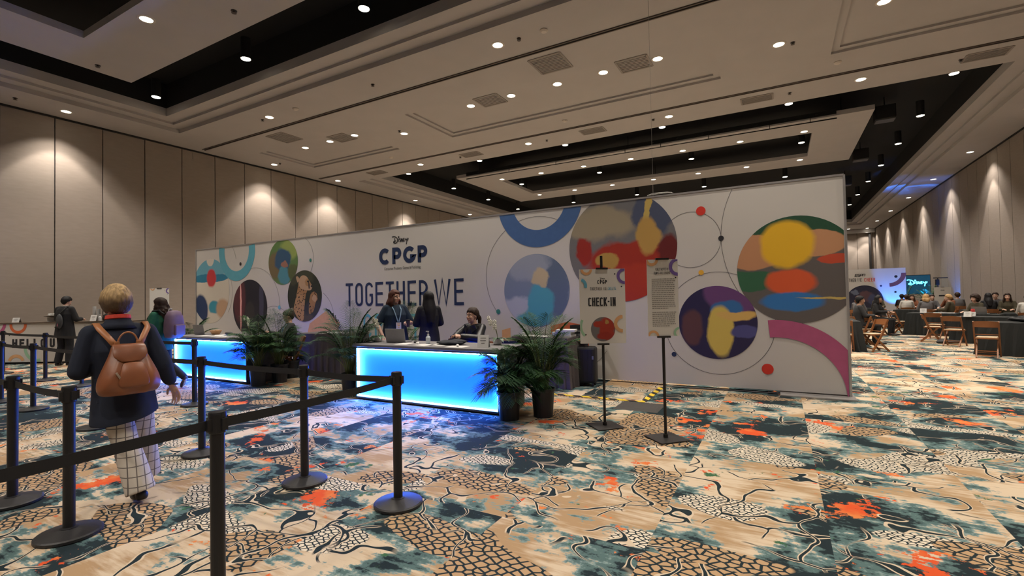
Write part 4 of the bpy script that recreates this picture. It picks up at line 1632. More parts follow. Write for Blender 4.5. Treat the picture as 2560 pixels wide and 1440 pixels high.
t = thing('tote_bag', 'dark tote bag with handles standing on a chair behind the seated woman', 'bag', (-5.12, 7.35, .475))
obj('bag_body', rings(NB(), [[(-.2, -.09, 0), (.2, -.09, 0), (.2, .09, 0), (-.2, .09, 0)], [(-.23, -.1, .40), (.23, -.1, .40), (.23, .1, .40), (-.23, .1, .40)]]), mat('tote_navy', (.02, .022, .03), .7), t)
obj('handle', tube(NB(), [(-.1, -.1, .38), (-.08, -.1, .5), (0, -.1, .55), (.08, -.1, .5), (.1, -.1, .38)], .008, 6), M_blk, t)
# ---------------------------------------------------------------- people
SKIN = [mat('skin_light', (.60, .36, .265), .55, var=.04), mat('skin_mid', (.42, .235, .155), .55, var=.04), mat('skin_dark', (.14, .07, .045), .5, var=.04)]
HAIR = {k: mat('hair_' + k, c, .6, var=.35, sc=30, st=(1, 1, .15), bump=.5, spec=.25) for k, c in dict(ash=(.10, .075, .05), black=(.008, .007, .008), brown=(.028, .014, .009), auburn=(.07, .022, .014), blonde=(.40, .25, .11), grey=(.24, .2, .16), copper=(.13, .05, .02)).items()}
def tone_hair():
    """blond on top, ash brown in the nape"""
    m = mat('hair_two_tone', (.46, .31, .15), .6, var=.5, sc=55, st=(1, 1, .12), bump=1.0, spec=.3)
    nt = m.node_tree
    b = nt.nodes['Principled BSDF']
    src = b.inputs['Base Color'].links[0].from_socket
    tc = nd(nt, 'ShaderNodeTexCoord')
    sp = nd(nt, 'ShaderNodeSeparateXYZ')
    nz = nd(nt, 'ShaderNodeTexNoise')
    nz.inputs['Scale'].default_value = 14
    ad = nd(nt, 'ShaderNodeMath', operation='MULTIPLY_ADD')
    mr = nd(nt, 'ShaderNodeMapRange')
    mx = nd(nt, 'ShaderNodeMix', data_type='RGBA')
    lk(nt, tc.outputs['Object'], sp.inputs[0])
    lk(nt, tc.outputs['Object'], nz.inputs['Vector'])
    lk(nt, nz.outputs['Fac'], ad.inputs[0])
    ad.inputs[1].default_value = .10
    lk(nt, sp.outputs[2], ad.inputs[2])
    mr.inputs[1].default_value, mr.inputs[2].default_value = 1.70, 1.615
    lk(nt, ad.outputs[0], mr.inputs[0])
    lk(nt, mr.outputs[0], mx.inputs[0])
    lk(nt, src, mx.inputs[6])
    mx.inputs[7].default_value = (.095, .06, .035, 1)
    lk(nt, mx.outputs[2], b.inputs['Base Color'])
    return m


M_eye = mat('eye_white', (.65, .62, .6), .3, var=.01)
M_iris = mat('eye_iris', (.03, .02, .015), .2)
M_lip = mat('lips', (.33, .09, .08), .5)


def cloth(name, c, **k):
    return mat('cloth_' + name, c, k.pop('r', .88), var=.14, sc=k.pop('sc', 9), bump=.25, **k)


STAND = dict(pelvis=(0, 0, .90), waist=(0, 0, 1.06), chest=(0, 0, 1.25), neck=(0, .01, 1.43), head=(0, -.015, 1.575),
             shL=(.160, 0, 1.375), elL=(.215, .02, 1.10), wrL=(.225, -.05, .86), hipL=(.09, 0, .90), knL=(.095, -.02, .49), anL=(.10, .03, .085), toL=(.11, -.15, .03))
SIT = dict(pelvis=(0, 0, .55), waist=(0, .01, .71), chest=(0, 0, .91), neck=(0, -.01, 1.09), head=(0, -.035, 1.235),
           shL=(.160, 0, 1.04), elL=(.22, -.09, .80), wrL=(.12, -.32, .80), hipL=(.09, 0, .53), knL=(.10, -.42, .52), anL=(.10, -.38, .085), toL=(.10, -.56, .03))
for D in (STAND, SIT):
    for k in list(D):
        if k.endswith('L'):
            D[k[:-1] + 'R'] = (-D[k][0], *D[k][1:])


def person(label, loc, rz, base=STAND, J=None, H=1.7, skin=0, look=0.0, tilt=0.0, top=None, bottom=None, shoes=None, hair=None, fat=1.0, vox=.011,
           face=False, sleeve=1.0, hem=.0, infl=.022, legr=(.092, .072, .060), curl=(.5, .5), hand_dir=None, group=None, barelegs=False):
    k = H / 1.7
    P = {n: V(p) for n, p in base.items()}
    for n, p in (J or {}).items():
        P[n] = V(p)
    P = {n: p * k for n, p in P.items()}
    bm = NB()
    Zv = V((0, 0, 1))

    def torso(b, inf, low=None, shoulder=1.0):
        sd_s = (P['shL'] - P['shR']).normalized()
        sd_h = (P['hipL'] - P['hipR']).normalized()
        shm = (P['shL'] + P['shR']) / 2
        seq = [(P['pelvis'] - (P['waist'] - P['pelvis']).normalized() * .10 * k, .125, .085, sd_h), (P['pelvis'], .165 * fat, .112 * fat, sd_h), (P['waist'], .138 * fat, .10 * fat, sd_h),
               (P['chest'], .155 * (1 + (fat - 1) * .7), .115 * (1 + (fat - 1) * .7), sd_s), (shm - (shm - P['chest']) * .15, .150, .088, sd_s), (shm.lerp(P['neck'], .75), .075, .062, sd_s)]
        if low is not None:
            seq = [(P['pelvis'] - (P['waist'] - P['pelvis']).normalized() * low * k, .17 * fat + .01, .125 * fat + .01, sd_h)] + seq[1:]
        out = []
        for i, (c, rx, ry, sd) in enumerate(seq):
            tg = (seq[min(i + 1, len(seq) - 1)][0] - seq[max(i - 1, 0)][0]).normalized()
            fw = sd.cross(tg).normalized()
            out.append(circ(c, sd, fw, (rx * k + inf), (ry * k + inf), n=18))
        rings(b, out)

    torso(bm, 0)
    for s in 'LR':
        rcap(bm, P['neck'] - Zv * .02 * k, P['sh' + s] + Zv * .005, .052 * k, .046 * k)
        rcap(bm, P['sh' + s], P['el' + s], .050 * k, .040 * k)
        rcap(bm, P['el' + s], P['wr' + s], .040 * k, .027 * k)
        rcap(bm, P['hip' + s], P['kn' + s], .082 * k, .055 * k)
        rcap(bm, P['kn' + s], P['an' + s], .054 * k, .034 * k)
        ft = (P['to' + s] - P['an' + s])
        rcap(bm, P['an' + s] - V((0, 0, .04 * k)), P['to' + s], .036 * k, .026 * k)
        # hand
        d = (P['wr' + s] - P['el' + s]).normalized()
        if hand_dir and s in hand_dir:
            d = V(hand_dir[s]).normalized()
        w = d.cross(Zv)
        w = w.normalized() if w.length > .2 else V((0, -1, 0))
        if w.y > 0:
            w = -w                      # thumb side forward
        pn = d.cross(w).normalized()
        if pn.dot(P['pelvis'] - P['wr' + s]) < 0:
            pn = -pn                    # palm toward the body
        c0 = P['wr' + s]
        rcap(bm, c0, c0 + d * .05 * k, .026 * k, .022 * k)
        for q, (o, l) in enumerate(((.033, .068), (.0115, .078), (-.0105, .072), (-.031, .056))):
            a = c0 + d * .035 * k + w * o * .7 * k
            b2 = c0 + d * .088 * k + w * o * k
            rcap(bm, a, b2, .0125 * k, .0092 * k, n=8)
            cu = curl[0 if s == 'L' else 1] * (1 + .12 * q)
            p = b2
            for j, fr in enumerate((.5, .3, .2)):
                ang = cu * (j + .6) * .7
                dd = (d * math.cos(ang) + pn * math.sin(ang) + w * o * 2.2).normalized()
                e = p + dd * l * fr * 1.25 * k
                rcap(bm, p, e, (.0088 - .0006 * j) * k, (.0082 - .0006 * j) * k, n=8)
                p = e
        t0 = c0 + d * .022 * k + w * .022 * k
        t1 = t0 + (d * .6 + w * .75 + pn * .25).normalized() * .042 * k
        t2 = t1 + (d * .9 + w * .2 + pn * .35).normalized() * .034 * k
        rcap(bm, t0, t1, .014 * k, .0112 * k, n=8)
        rcap(bm, t1, t2, .011 * k, .009 * k, n=8)
    # head
    a = math.radians(look)
    tl = math.radians(tilt)
    R = MX.Rotation(a, 3, 'Z') @ MX.Rotation(tl, 3, 'X')
    s_, f_, u_ = R @ V((1, 0, 0)), R @ V((0, -1, 0)), R @ V((0, 0, 1))
    c = P['head']

    def h(x, y, z):
        return c + (s_ * x + f_ * y + u_ * z) * k

    ax = (s_, f_, u_)
    rcap(bm, P['neck'] - V((0, 0, .03 * k)), h(0, -.012, -.05), .056 * k, .050 * k)
    ell(bm, h(0, -.008, .012), (.074 * k, .094 * k, .100 * k), ax, 16, 12)
    ell(bm, h(0, .026, -.045), (.057 * k, .060 * k, .076 * k), ax, 14, 10)
    ell(bm, h(0, .062, -.104), .021 * k)
    rcap(bm, h(0, .082, .008), h(0, .102, -.030), .009 * k, .0125 * k, n=8)
    for x in (-1, 1):
        ell(bm, h(.011 * x, .094, -.033), .0085 * k, nu=8, nv=6)
        rcap(bm, h(.016 * x, .083, .026), h(.046 * x, .070, .024), .010 * k, .010 * k, n=8)
        ell(bm, h(.036 * x, .058, -.032), .028 * k, nu=10, nv=8)
        ell(bm, h(.076 * x, -.006, -.008), (.010 * k, .020 * k, .031 * k), ax, 8, 8)
    ell(bm, h(0, .078, -.066), (.024 * k, .013 * k, .014 * k), ax, 10, 6)
    body = obj('person', bm, SKIN[skin], loc=loc, rotz=math.radians(rz))
    tag(body, label, 'person', group)
    remesh(body, vox, 1)
    if face:
        for x in (-1, 1):
            ell_ = ell(NB(), h(.031 * x, .0715, .006), (.0145 * k, .0135 * k, .0095 * k), ax, 10, 8)
            obj('eye', ell_, M_eye, body, smooth=True)
            obj('iris', ell(NB(), h(.031 * x, .0815, .006), (.0062 * k, .0045 * k, .0062 * k), ax, 8, 6), M_iris, body, smooth=True)
            bb = tube(NB(), [h(.014 * x, .0965, .026), h(.032 * x, .091, .032), h(.05 * x, .078, .026)], .0038 * k, 6)
            obj('eyebrow', bb, hair[1] if hair else M_iris, body)
        bb = NB()
        ell(bb, h(0, .0895, -.061), (.021 * k, .0065 * k, .0052 * k), ax, 10, 6)
        ell(bb, h(0, .089, -.070), (.018 * k, .007 * k, .0058 * k), ax, 10, 6)
        obj('lips', bb, M_lip, body, smooth=True)
    # clothing
    if top is not None:
        b = NB()
        torso(b, infl * k, low=hem or .12)
        for s in 'LR':
            e, w2 = P['el' + s], P['wr' + s]
            rcap(b, P['neck'] - Zv * .045 * k, P['sh' + s], .062 * k + infl * .35, .050 * k + infl * .4)
            rcap(b, P['sh' + s], e if sleeve >= .5 else P['sh' + s].lerp(e, sleeve * 2), (.050 * k + infl * .55), (.046 * k + infl * .75))
            if sleeve > .5:
                rcap(b, e, e.lerp(w2, (sleeve - .5) * 2 * .97), .046 * k + infl * .7, .033 * k + infl * .6)
        remesh(obj('top', b, top, body), max(vox, .010), 3)
    if bottom is not None:
        b = NB()
        sd = (P['hipL'] - P['hipR']).normalized()
        up = (P['waist'] - P['pelvis']).normalized()
        fw = sd.cross(up).normalized()
        rings(b, [circ(P['pelvis'] - up * .10 * k, sd, fw, .14 * k * fat, .10 * k * fat, 16), circ(P['pelvis'], sd, fw, .178 * k * fat, .125 * k * fat, 16), circ(P['pelvis'].lerp(P['waist'], .6), sd, fw, .158 * k * fat, .115 * k * fat, 16)])
        for s in 'LR':
            rcap(b, P['hip' + s], P['kn' + s], legr[0] * k * (1 + (fat - 1) * .5), legr[1] * k)
            d = (P['an' + s] - P['kn' + s])
            x, y, z = frame_of(d)
            rings(b, [circ(P['kn' + s] - z * .02, x, y, legr[1] * .97 * k, n=14), circ(P['kn' + s] + d * .5, x, y, (legr[1] + legr[2]) / 2 * k, n=14), circ(P['an' + s] - V((0, 0, .01)), x, y, legr[2] * k, n=14)])
        remesh(obj('trousers', b, bottom, body), max(vox, .010), 2)
    if shoes is not None:
        for s in 'LR':
            an, to = P['an' + s], P['to' + s]
            d = to - (an - V((0, 0, .05 * k)))
            dn = d.normalized()
            sd = dn.cross(Zv).normalized()
            up = sd.cross(dn)
            cc = (an - V((0, 0, .05 * k))).lerp(to, .55) + up * .004
            b = NB()
            ell(b, cc, (.046 * k, d.length * .62 + .02, .034 * k), (sd, dn, up), 14, 10)
            ell(b, an - V((0, 0, .04 * k)) - dn * .02, (.042 * k, .05 * k, .042 * k), (sd, dn, up), 12, 8)
            for v in b.verts:
                q = (v.co - cc).dot(up)
                if q < -.026 * k:
                    v.co += up * (-.026 * k - q)
            obj('shoe', b, shoes, body, smooth=True)
    if hair is not None:
        st, hm = hair[0], hair[1]
        rnd = random.Random(len(label))
        b = NB()
        N = 170
        vol = dict(short=1.03, bob=1.07, long=1.06, wavy=1.12, bun=1.0, curly=1.22, pony=1.0, blow=1.15)[st]
        for i in range(N):
            z = 1 - 2 * (i + .5) / N
            an = i * 2.39996
            x, y = math.sqrt(1 - z * z) * math.cos(an), math.sqrt(1 - z * z) * math.sin(an)
            if z > .62 * y - .05 or (st in ('bob', 'long', 'curly', 'blow', 'wavy') and y < .25 and z > -.75 and abs(x) > .2) or (y < -.35 and z > -.9):
                rr = vol * rnd.uniform(.98, 1.04) if st != 'curly' else vol * rnd.uniform(.95, 1.12)
                if st == 'blow':
                    rr *= 1 - .20 * max(0, -z - .1)
                fz = 1.12 if st == 'blow' and z > .2 else 1.0
                ell(b, h(.080 * x * rr, -.012 + .098 * y * rr, .016 + .102 * z * rr * fz), (.021 if st != 'curly' else .034) * k, nu=7, nv=5)
        if st in ('long', 'bob', 'wavy'):
            L = hair[2] if len(hair) > 2 else (.16 if st == 'bob' else .34)
            for q in range(15):
                an = math.radians(-112 + 224 * q / 14)
                o = V((math.sin(an) * .080, -.012 - math.cos(an) * .092, -.01))
                l = L * (1 - .25 * abs(q - 7) / 7) * rnd.uniform(.9, 1.05)
                bk = max(0, -o.y - .01) / .09 * min(1, l / .3)
                p0, p1, p2 = h(*o), h(o.x * 1.3, o.y * 1.2 - .05 * bk, -l * .5), h(o.x * 1.2, o.y * 1.05 - .105 * bk, -l)
                p1.z, p2.z = min(p1.z, p0.z), min(p2.z, p1.z)
                rcap(b, p0, p1, .024 * k, .027 * k, n=7)
                rcap(b, p1, p2, .027 * k, .014 * k, n=7)
                if st == 'wavy':
                    for w_ in range(9):
                        u3 = w_ / 8
                        q3 = (p0.lerp(p1, u3 * 2) if u3 < .5 else p1.lerp(p2, u3 * 2 - 1))
                        ell(b, q3 + V((rnd.uniform(-.028, .028), rnd.uniform(-.01, .035), 0)), .026 * k, nu=7, nv=5)
        if st == 'bun':
            ell(b, h(0, -.09, .09), .05 * k)
            for q in range(7):
                ell(b, h(.04 * math.cos(q), -.09 + .03 * math.sin(q * 2), .09 + .04 * math.sin(q)), .026 * k, nu=7, nv=5)
        if st == 'pony':
            rcap(b, h(0, -.10, .02), h(0, -.15, -.05), .03 * k, .034 * k)
            rcap(b, h(0, -.15, -.05), h(.01, -.14, -.30), .034 * k, .014 * k)
        remesh(obj('hair', b, hm, body), .0095 if vox < .009 else .012, 3 if st in ('curly', 'wavy') else 9)
    return body, h, P, k


def chk_mat():
    m = bpy.data.materials.new('check_cloth')
    m.use_nodes = True
    nt = m.node_tree
    b = nt.nodes['Principled BSDF']
    b.inputs['Roughness'].default_value = .85
    tc = nd(nt, 'ShaderNodeTexCoord')
    sp = nd(nt, 'ShaderNodeSeparateXYZ')
    lk(nt, tc.outputs['Object'], sp.inputs[0])
    fac = None
    for ax_, pitch in ((0, .052), (2, .075)):
        a = nd(nt, 'ShaderNodeMath', operation='PINGPONG')
        lk(nt, sp.outputs[ax_], a.inputs[0])
        a.inputs[1].default_value = pitch / 2
        c = nd(nt, 'ShaderNodeMath', operation='LESS_THAN')
        lk(nt, a.outputs[0], c.inputs[0])
        c.inputs[1].default_value = .0035
        if fac is None:
            fac = c.outputs[0]
        else:
            x = nd(nt, 'ShaderNodeMath', operation='MAXIMUM')
            lk(nt, fac, x.inputs[0])
            lk(nt, c.outputs[0], x.inputs[1])
            fac = x.outputs[0]
    mx = nd(nt, 'ShaderNodeMix', data_type='RGBA')
    lk(nt, fac, mx.inputs[0])
    mx.inputs[6].default_value = (.60, .55, .48, 1)
    mx.inputs[7].default_value = (.16, .14, .13, 1)
    lk(nt, mx.outputs[2], b.inputs['Base Color'])
    return m


C_navy, C_black, C_char = cloth('navy', (.010, .014, .028)), cloth('black', (.009, .009, .011)), cloth('charcoal', (.028, .028, .03))
C_green, C_white, C_grey, C_rust, C_olive = cloth('green', (.012, .10, .055)), cloth('white', (.52, .50, .46)), cloth('grey', (.12, .115, .12)), cloth('rust', (.20, .07, .03)), cloth('olive', (.05, .04, .02))
SHOE = mat('shoe_black', (.008, .008, .009), .5)

# the walker with the leather backpack
who, h, P, k = person('person with short blond hair, navy jacket and brown leather backpack walking away from the camera', (-4.605, 1.845, 0), -100, H=1.7,
    J=dict(pelvis=(-.02, .0, .86), waist=(0, .0, 1.02), chest=(.01, .01, 1.20), neck=(.015, .0, 1.40), head=(.02, -.035, 1.565),
           shL=(.185, 0, 1.335), shR=(-.175, .0, 1.335), elL=(.25, .0, 1.06), wrL=(.10, -.25, 1.04), elR=(-.27, .05, 1.05), wrR=(-.35, .0, .865),
           hipL=(.06, .02, .86), hipR=(-.11, -.01, .86), knL=(-.015, .06, .48), anL=(-.09, .17, .10), toL=(-.085, .04, .028), knR=(-.185, -.17, .48), anR=(-.235, -.25, .11), toR=(-.24, -.39, .03)),
    top=cloth('navy_coat', (.010, .015, .032)), bottom=chk_mat(), shoes=SHOE, hair=('blow', tone_hair()), fat=1.0, vox=.0052, sleeve=.86, hem=.06, infl=.034, legr=(.105, .088, .100), curl=(.6, .55))
bm = NB()
rings(bm, [circ((.015, .0, z), V((1, 0, 0)), V((0, 1, .12)), r, r * .95, 20) for z, r in ((1.36, .13), (1.40, .098), (1.435, .082), (1.45, .078))])
obj('collar', bm, MATS['cloth_navy_coat'], who, smooth=True)
bm = NB()
rings(bm, [circ((.015, .002, z), V((1, 0, 0)), V((0, 1, .14)), r, r * .97, 24) for z, r in ((1.44, .079), (1.445, .084), (1.472, .080), (1.474, .074))])
obj('lanyard', bm, mat('lanyard_red', (.65, .06, .035), .7), who)
b = NB()
tube(b, [h(0, 0, 0) * 0 + P['wrR'] + V((.036 * math.cos(a), .036 * math.sin(a), .012 + .006 * math.cos(a))) for a in [i * 2 * PI / 16 for i in range(17)]], .006, 6)
obj('bracelet', b, M_ink, who)
# the coat's loose hem
b = NB()
rs = []
for z, rx, ry in ((1.0, .19, .15), (.86, .20, .165), (.71, .215, .185), (.67, .22, .19)):
    rs.append([V((-.018 - .05 * max(0, .8 - z) + rx * math.cos(2 * PI * i / 28) * (1 + .03 * math.sin(i * 2.1)), .01 + ry * math.sin(2 * PI * i / 28) * (1 + .04 * math.sin(i * 1.7)), z + (.045 * math.cos(2 * PI * i / 28 + 2.6) if z < .8 else 0))) for i in range(28)])
L = [[b.verts.new(p) for p in r] for r in rs]
for p, q in zip(L, L[1:]):
    for i in range(28):
        b.faces.new((p[i], p[(i + 1) % 28], q[(i + 1) % 28], q[i]))
o = obj('coat_hem', b, MATS['cloth_navy_coat'], who, smooth=True)
md = o.modifiers.new('t', 'SOLIDIFY')
md.thickness = .006
o.modifiers.new('s', 'SUBSURF').levels = 1
# backpack carried by the walker
M_lea = mat('brown_leather', (.24, .083, .035), .38, var=.25, sc=5, bump=.25)
M_lea2 = mat('tan_strap', (.40, .16, .06), .45, var=.15, sc=8)
bag = thing('leather_backpack', 'brown leather backpack worn by the walking person in navy', 'backpack', (-4.605, 1.845, 0), math.radians(-100))
bm = NB()
rs = []
cx, cy = 0.0, .262
for z, rx, ry, e in ((.872, .150, .065, 0), (.885, .185, .085, 0), (.93, .197, .098, 0), (.99, .192, .10, 0), (1.05, .17, .09, 0), (1.12, .138, .072, 0), (1.19, .113, .055, 0), (1.235, .104, .045, 0), (1.25, .095, .035, 0)):
    r = []
    for i in range(36):
        a = 2 * PI * i / 36
        x, y = math.copysign(abs(math.cos(a)) ** .75, math.cos(a)), math.copysign(abs(math.sin(a)) ** .8, math.sin(a))
        p = V((cx + rx * x, cy - (.10 - ry) + ry * y, z))
        n = NZ.noise(V((p.x * 9, p.y * 9, p.z * 6))) * .010
        fold = .010 * math.sin(x * 9 + z * 14) * max(0, y)
        r.append(p + V((x * n, y * n + fold, 0)))
    rs.append(r)
rings(bm, rs)
ob = obj('bag_body', bm, M_lea, bag, smooth=True)
ob.modifiers.new('s', 'SUBSURF').levels = 1
bm = NB()    # folded flap over the mouth
rs = []
for z, y, w in ((1.252, .185, .095), (1.262, .235, .10), (1.235, .278, .106), (1.17, .305, .112), (1.145, .312, .085), (1.125, .318, .055)):
    rs.append([V((-w, y - .004, z)), V((-w * .5, y + .004, z + .004)), V((0, y, z)), V((w * .5, y + .004, z + .004)), V((w, y - .004, z))])
L = [[bm.verts.new(p) for p in r] for r in rs]
for p, q in zip(L, L[1:]):
    for i in range(4):
        bm.faces.new((p[i], p[i + 1], q[i + 1], q[i]))
o = obj('flap', bm, M_lea, bag, smooth=True)
o.modifiers.new('t', 'SOLIDIFY').thickness = .006
o.modifiers.new('s', 'SUBSURF').levels = 2
rs = []
bm = NB()    # raised front pocket
for z, rx, ry in ((.935, .085, .012), (.96, .10, .022), (1.04, .088, .024), (1.10, .07, .018), (1.125, .055, .008)):
    yy = {.935: .355, .96: .357, 1.04: .345, 1.10: .325, 1.125: .312}[z]
    rs.append(circ((-.01, yy, z), V((1, 0, 0)), V((0, 1, 0)), rx, ry, 16))
rings(bm, rs)
o = obj('front_pocket', bm, M_lea, bag, smooth=True)
o.modifiers.new('s', 'SUBSURF').levels = 1
for s in (-1, 1):
    bm = NB()
    pts = [(s * .075, .215, 1.245), (s * .105, .175, 1.30), (s * .150, .115, 1.375), (s * .155, .02, 1.415), (s * .150, -.09, 1.39), (s * .150, -.15, 1.30)]
    pr = None
    for i, p in enumerate(pts):
        p = V(p)
        d = (V(pts[min(i + 1, 5)]) - V(pts[max(i - 1, 0)])).normalized()
        n = V((s * .25, .8, .55)) if i < 3 else (V((0, .1, 1)) if i == 3 else V((0, -1, .3)))
        w = d.cross(n).normalized() * .021
        q = (bm.verts.new(p - w), bm.verts.new(p + w))
        if pr:
            bm.faces.new((pr[0], pr[1], q[1], q[0]))
        pr = q
    o = obj('shoulder_strap', bm, M_lea2, bag, smooth=True)
    md = o.modifiers.new('t', 'SOLIDIFY')
    md.thickness = .007
    md.offset = 0
obj('carry_handle', tube(NB(), [V((.062 * math.cos(a), .215, 1.25 + .095 * math.sin(a))) for a in [PI * i / 14 for i in range(15)]], .0065, 8), M_lea2, bag, smooth=True)
bm = NB()
for s in (-1, 1):
    box(bm, s * .066, .215, 1.255, .03, .02, .045)
obj('handle_tab', bm, M_lea2, bag, bev=.004)
bm = NB()
box(bm, .085, .352, 1.03, .014, .006, .058, MX.Translation((.085, .352, 1.03)) @ MX.Rotation(.5, 4, 'Y') @ MX.Translation((-.085, -.352, -1.03)))
obj('zip_pull', bm, mat('zip_silver', (.45, .38, .32), .35, metal=.7), bag, bev=.002)

# woman in green walking behind
gw, h, P, k = person('woman in a green jacket with long dark curly hair walking toward the drinks bar', (-10.1, 4.68, 0), -70, H=1.68, skin=1, fat=1.02, vox=.009,
    J=dict(head=(0, -.03, 1.57), elL=(.24, -.03, 1.12), wrL=(.16, -.26, 1.05), elR=(-.22, .06, 1.12), wrR=(-.24, -.02, .90), knL=(.09, -.22, .52), anL=(.09, -.26, .10), toL=(.09, -.44, .03), knR=(-.09, .06, .46), anR=(-.09, .42, .20), toR=(-.09, .36, .035)),
    top=C_green, bottom=C_black, shoes=mat('shoe_brown', (.04, .025, .025), .6), hair=('wavy', HAIR['brown'], .36), hem=.18, infl=.03, look=10)
bag2 = thing('purple_backpack', 'mauve purple backpack on the back of the woman in green', 'backpack', (-10.1, 4.68, 0), math.radians(-70))
bm = NB()
rs = []
for z, rx, ry in ((.93, .10, .06), (.95, .15, .10), (1.05, .165, .125), (1.2, .165, .12), (1.34, .15, .10), (1.42, .11, .07), (1.44, .06, .03)):
    rs.append([V((.0 + rx * math.copysign(abs(math.cos(a)) ** .7, math.cos(a)), .275 + ry * math.copysign(abs(math.sin(a)) ** .7, math.sin(a)), z)) for a in [2 * PI * i / 24 for i in range(24)]])
rings(bm, rs)
M_pur = mat('mauve_nylon', (.16, .10, .155), .6, var=.12)
obj('bag_body', bm, M_pur, bag2, smooth=True)
obj('front_pocket', box(NB(), 0, .395, 1.08, .22, .05, .2), M_pur, bag2, bev=.02)
for s in (-1, 1):
    obj('shoulder_strap', tube(NB(), [(s * .1, .17, 1.38), (s * .12, .08, 1.45), (s * .125, -.04, 1.44), (s * .13, -.15, 1.3), (s * .15, -.12, 1.1), (s * .14, .1, 1.0)], .016, 6), M_blk, bag2)
obj('carry_handle', tube(NB(), [(-.04, .2, 1.42), (-.03, .2, 1.47), (.03, .2, 1.47), (.04, .2, 1.42)], .008, 6), M_cer, bag2)

# man in the dark suit at the bar
sm, h, P, k = person('man in a black suit standing with his back turned at the white drinks bar', (-16.42, 5.36, 0), -151, H=1.84, fat=1.06, vox=.010,
    J=dict(head=(.01, -.06, 1.555), neck=(0, -.02, 1.43), elL=(.24, -.06, 1.13), wrL=(.12, -.28, 1.14), elR=(-.24, -.04, 1.12), wrR=(-.15, -.27, 1.12), anL=(.15, .03, .085), toL=(.19, -.13, .03), anR=(-.12, .02, .085), toR=(-.15, -.14, .03)),
    top=C_black, bottom=C_black, shoes=SHOE, hair=('short', HAIR['black']), hem=.20, infl=.03, tilt=18, legr=(.10, .08, .075))
obj('collar', lathe(NB(), [(.064, 1.545), (.07, 1.575), (.064, 1.58)], n=16), C_white, sm)
t = thing('sling_bag', 'dark grey sling bag across the back of the man in the suit', 'bag', (-16.42, 5.36, 0), math.radians(-151))
bm = NB()
ell(bm, (-.03, .19, 1.17), (.085, .05, .19), nu=14, nv=10)
obj('bag_body', bm, mat('sling_grey', (.04, .042, .045), .7), t, smooth=True)
obj('strap', tube(NB(), [(-.03, .185, 1.32), (-.06, .16, 1.42), (-.12, .06, 1.545), (-.12, -.05, 1.53), (0, -.19, 1.25), (.15, -.17, 1.05), (.19, .0, .98), (.1, .17, 1.02), (0, .19, 1.03)], .014, 6), M_blk, t)
obj('lanyard_tag', box(NB(), -.03, .245, 1.08, .02, .006, .07), mat('tag_pink', (.3, .1, .14), .6), t)

# staff behind the front desk
st, h, P, k = person('staff woman with dark auburn hair, navy blouse and lanyard standing behind the front desk', (-6.27, 6.78, 0), 62, H=1.74, fat=1.28, vox=.006, face=True, look=25,
    J=dict(elL=(.29, -.06, 1.10), wrL=(.14, -.27, 1.12), elR=(-.31, .03, 1.09), wrR=(-.27, -.13, .90)),
    top=cloth('navy_blouse', (.008, .022, .045)), bottom=C_black, shoes=SHOE, hair=('bob', HAIR['auburn'], .26), sleeve=.42, hem=.14, infl=.03, curl=(1.1, .4))
bm = NB()
for s in (-1, 1):
    tube(bm, [V((s * .075, -.06, 1.45)), V((s * .07, -.155, 1.38)), V((s * .045, -.185, 1.28)), V((s * .01, -.195, 1.16))], .010, 6)
obj('lanyard', bm, mat('lanyard_blue', (.25, .38, .52), .7), st)
o = obj('name_badge', box(NB(), .0, -.205, 1.085, .095, .006, .125), M_paper, st)
bm = NB()
for q in range(3):
    box(bm, 0, -.2086, 1.12 - q * .03, .06 - .015 * q, .0008, .012)
obj('badge_print', bm, M_yel, o)
t = thing('drink_cup', 'dark tumbler held by the standing staff woman in the navy blouse', 'cup', (0, 0, 0))
w = st.matrix_basis @ (P['wrL'] + V((-.035, -.115, -.02)))
t.location = w
obj('cup_body', lathe(NB(), [(.03, -.06), (.038, .06), (.03, .062)], n=16), mat('tumbler', (.05, .035, .045), .4), t)
obj('cup_lid', lathe(NB(), [(.04, .06), (.04, .072), (.02, .075)], n=16), M_blk, t)
person('woman with long black hair standing behind the front desk, her back turned', (-5.64, 7.0, 0), -125, H=1.70, skin=1, vox=.009,
    J=dict(elL=(.23, -.05, 1.12), wrL=(.12, -.25, 1.08), elR=(-.23, -.04, 1.12), wrR=(-.1, -.26, 1.05)), top=C_black, bottom=C_black, shoes=SHOE, hair=('long', HAIR['black'], .48), infl=.028, hem=.16)
sw, h, P, k = person('seated staff woman in a black leather jacket with folded hands at the front desk', (-4.46, 6.72, 0), -4, base=SIT, H=1.76, vox=.006, face=True, look=-14,
    J=dict(elL=(.24, -.20, .885), wrL=(.055, -.40, .925), elR=(-.24, -.20, .885), wrR=(-.055, -.40, .93), head=(0, -.05, 1.235)),
    top=mat('black_leather', (.012, .013, .016), .38, var=.3, sc=7, bump=.3), bottom=C_black, shoes=SHOE, hair=('pony', HAIR['brown']), infl=.024, curl=(.9, .8), hand_dir={'L': (-.75, -.5, .25), 'R': (.75, -.5, .2)})
bm = NB()
ell(bm, P['chest'] + V((0, -.105, .04)), (.06, .035, .13), nu=12, nv=8)
obj('tee_shirt', bm, C_black, sw, smooth=True)
bm = NB()
for s in (-1, 1):
    rings(bm, [[V((s * .035, -.135, 1.10)), V((s * .10, -.125, 1.14)), V((s * .13, -.10, 1.06)), V((s * .055, -.15, .98))], [V((s * .035, -.15, 1.10)), V((s * .10, -.14, 1.14)), V((s * .13, -.115, 1.06)), V((s * .055, -.165, .98))]])
obj('lapels', bm, MATS['black_leather'], sw)
bm = NB()
for q in range(2):
    ringarc(bm, -.012 + q * .026, 0, .013, .006, 0, 360, ((0, -.149, .955), (1, 0, 0), (0, 0, 1), .002, (0, -1, 0)), 14)
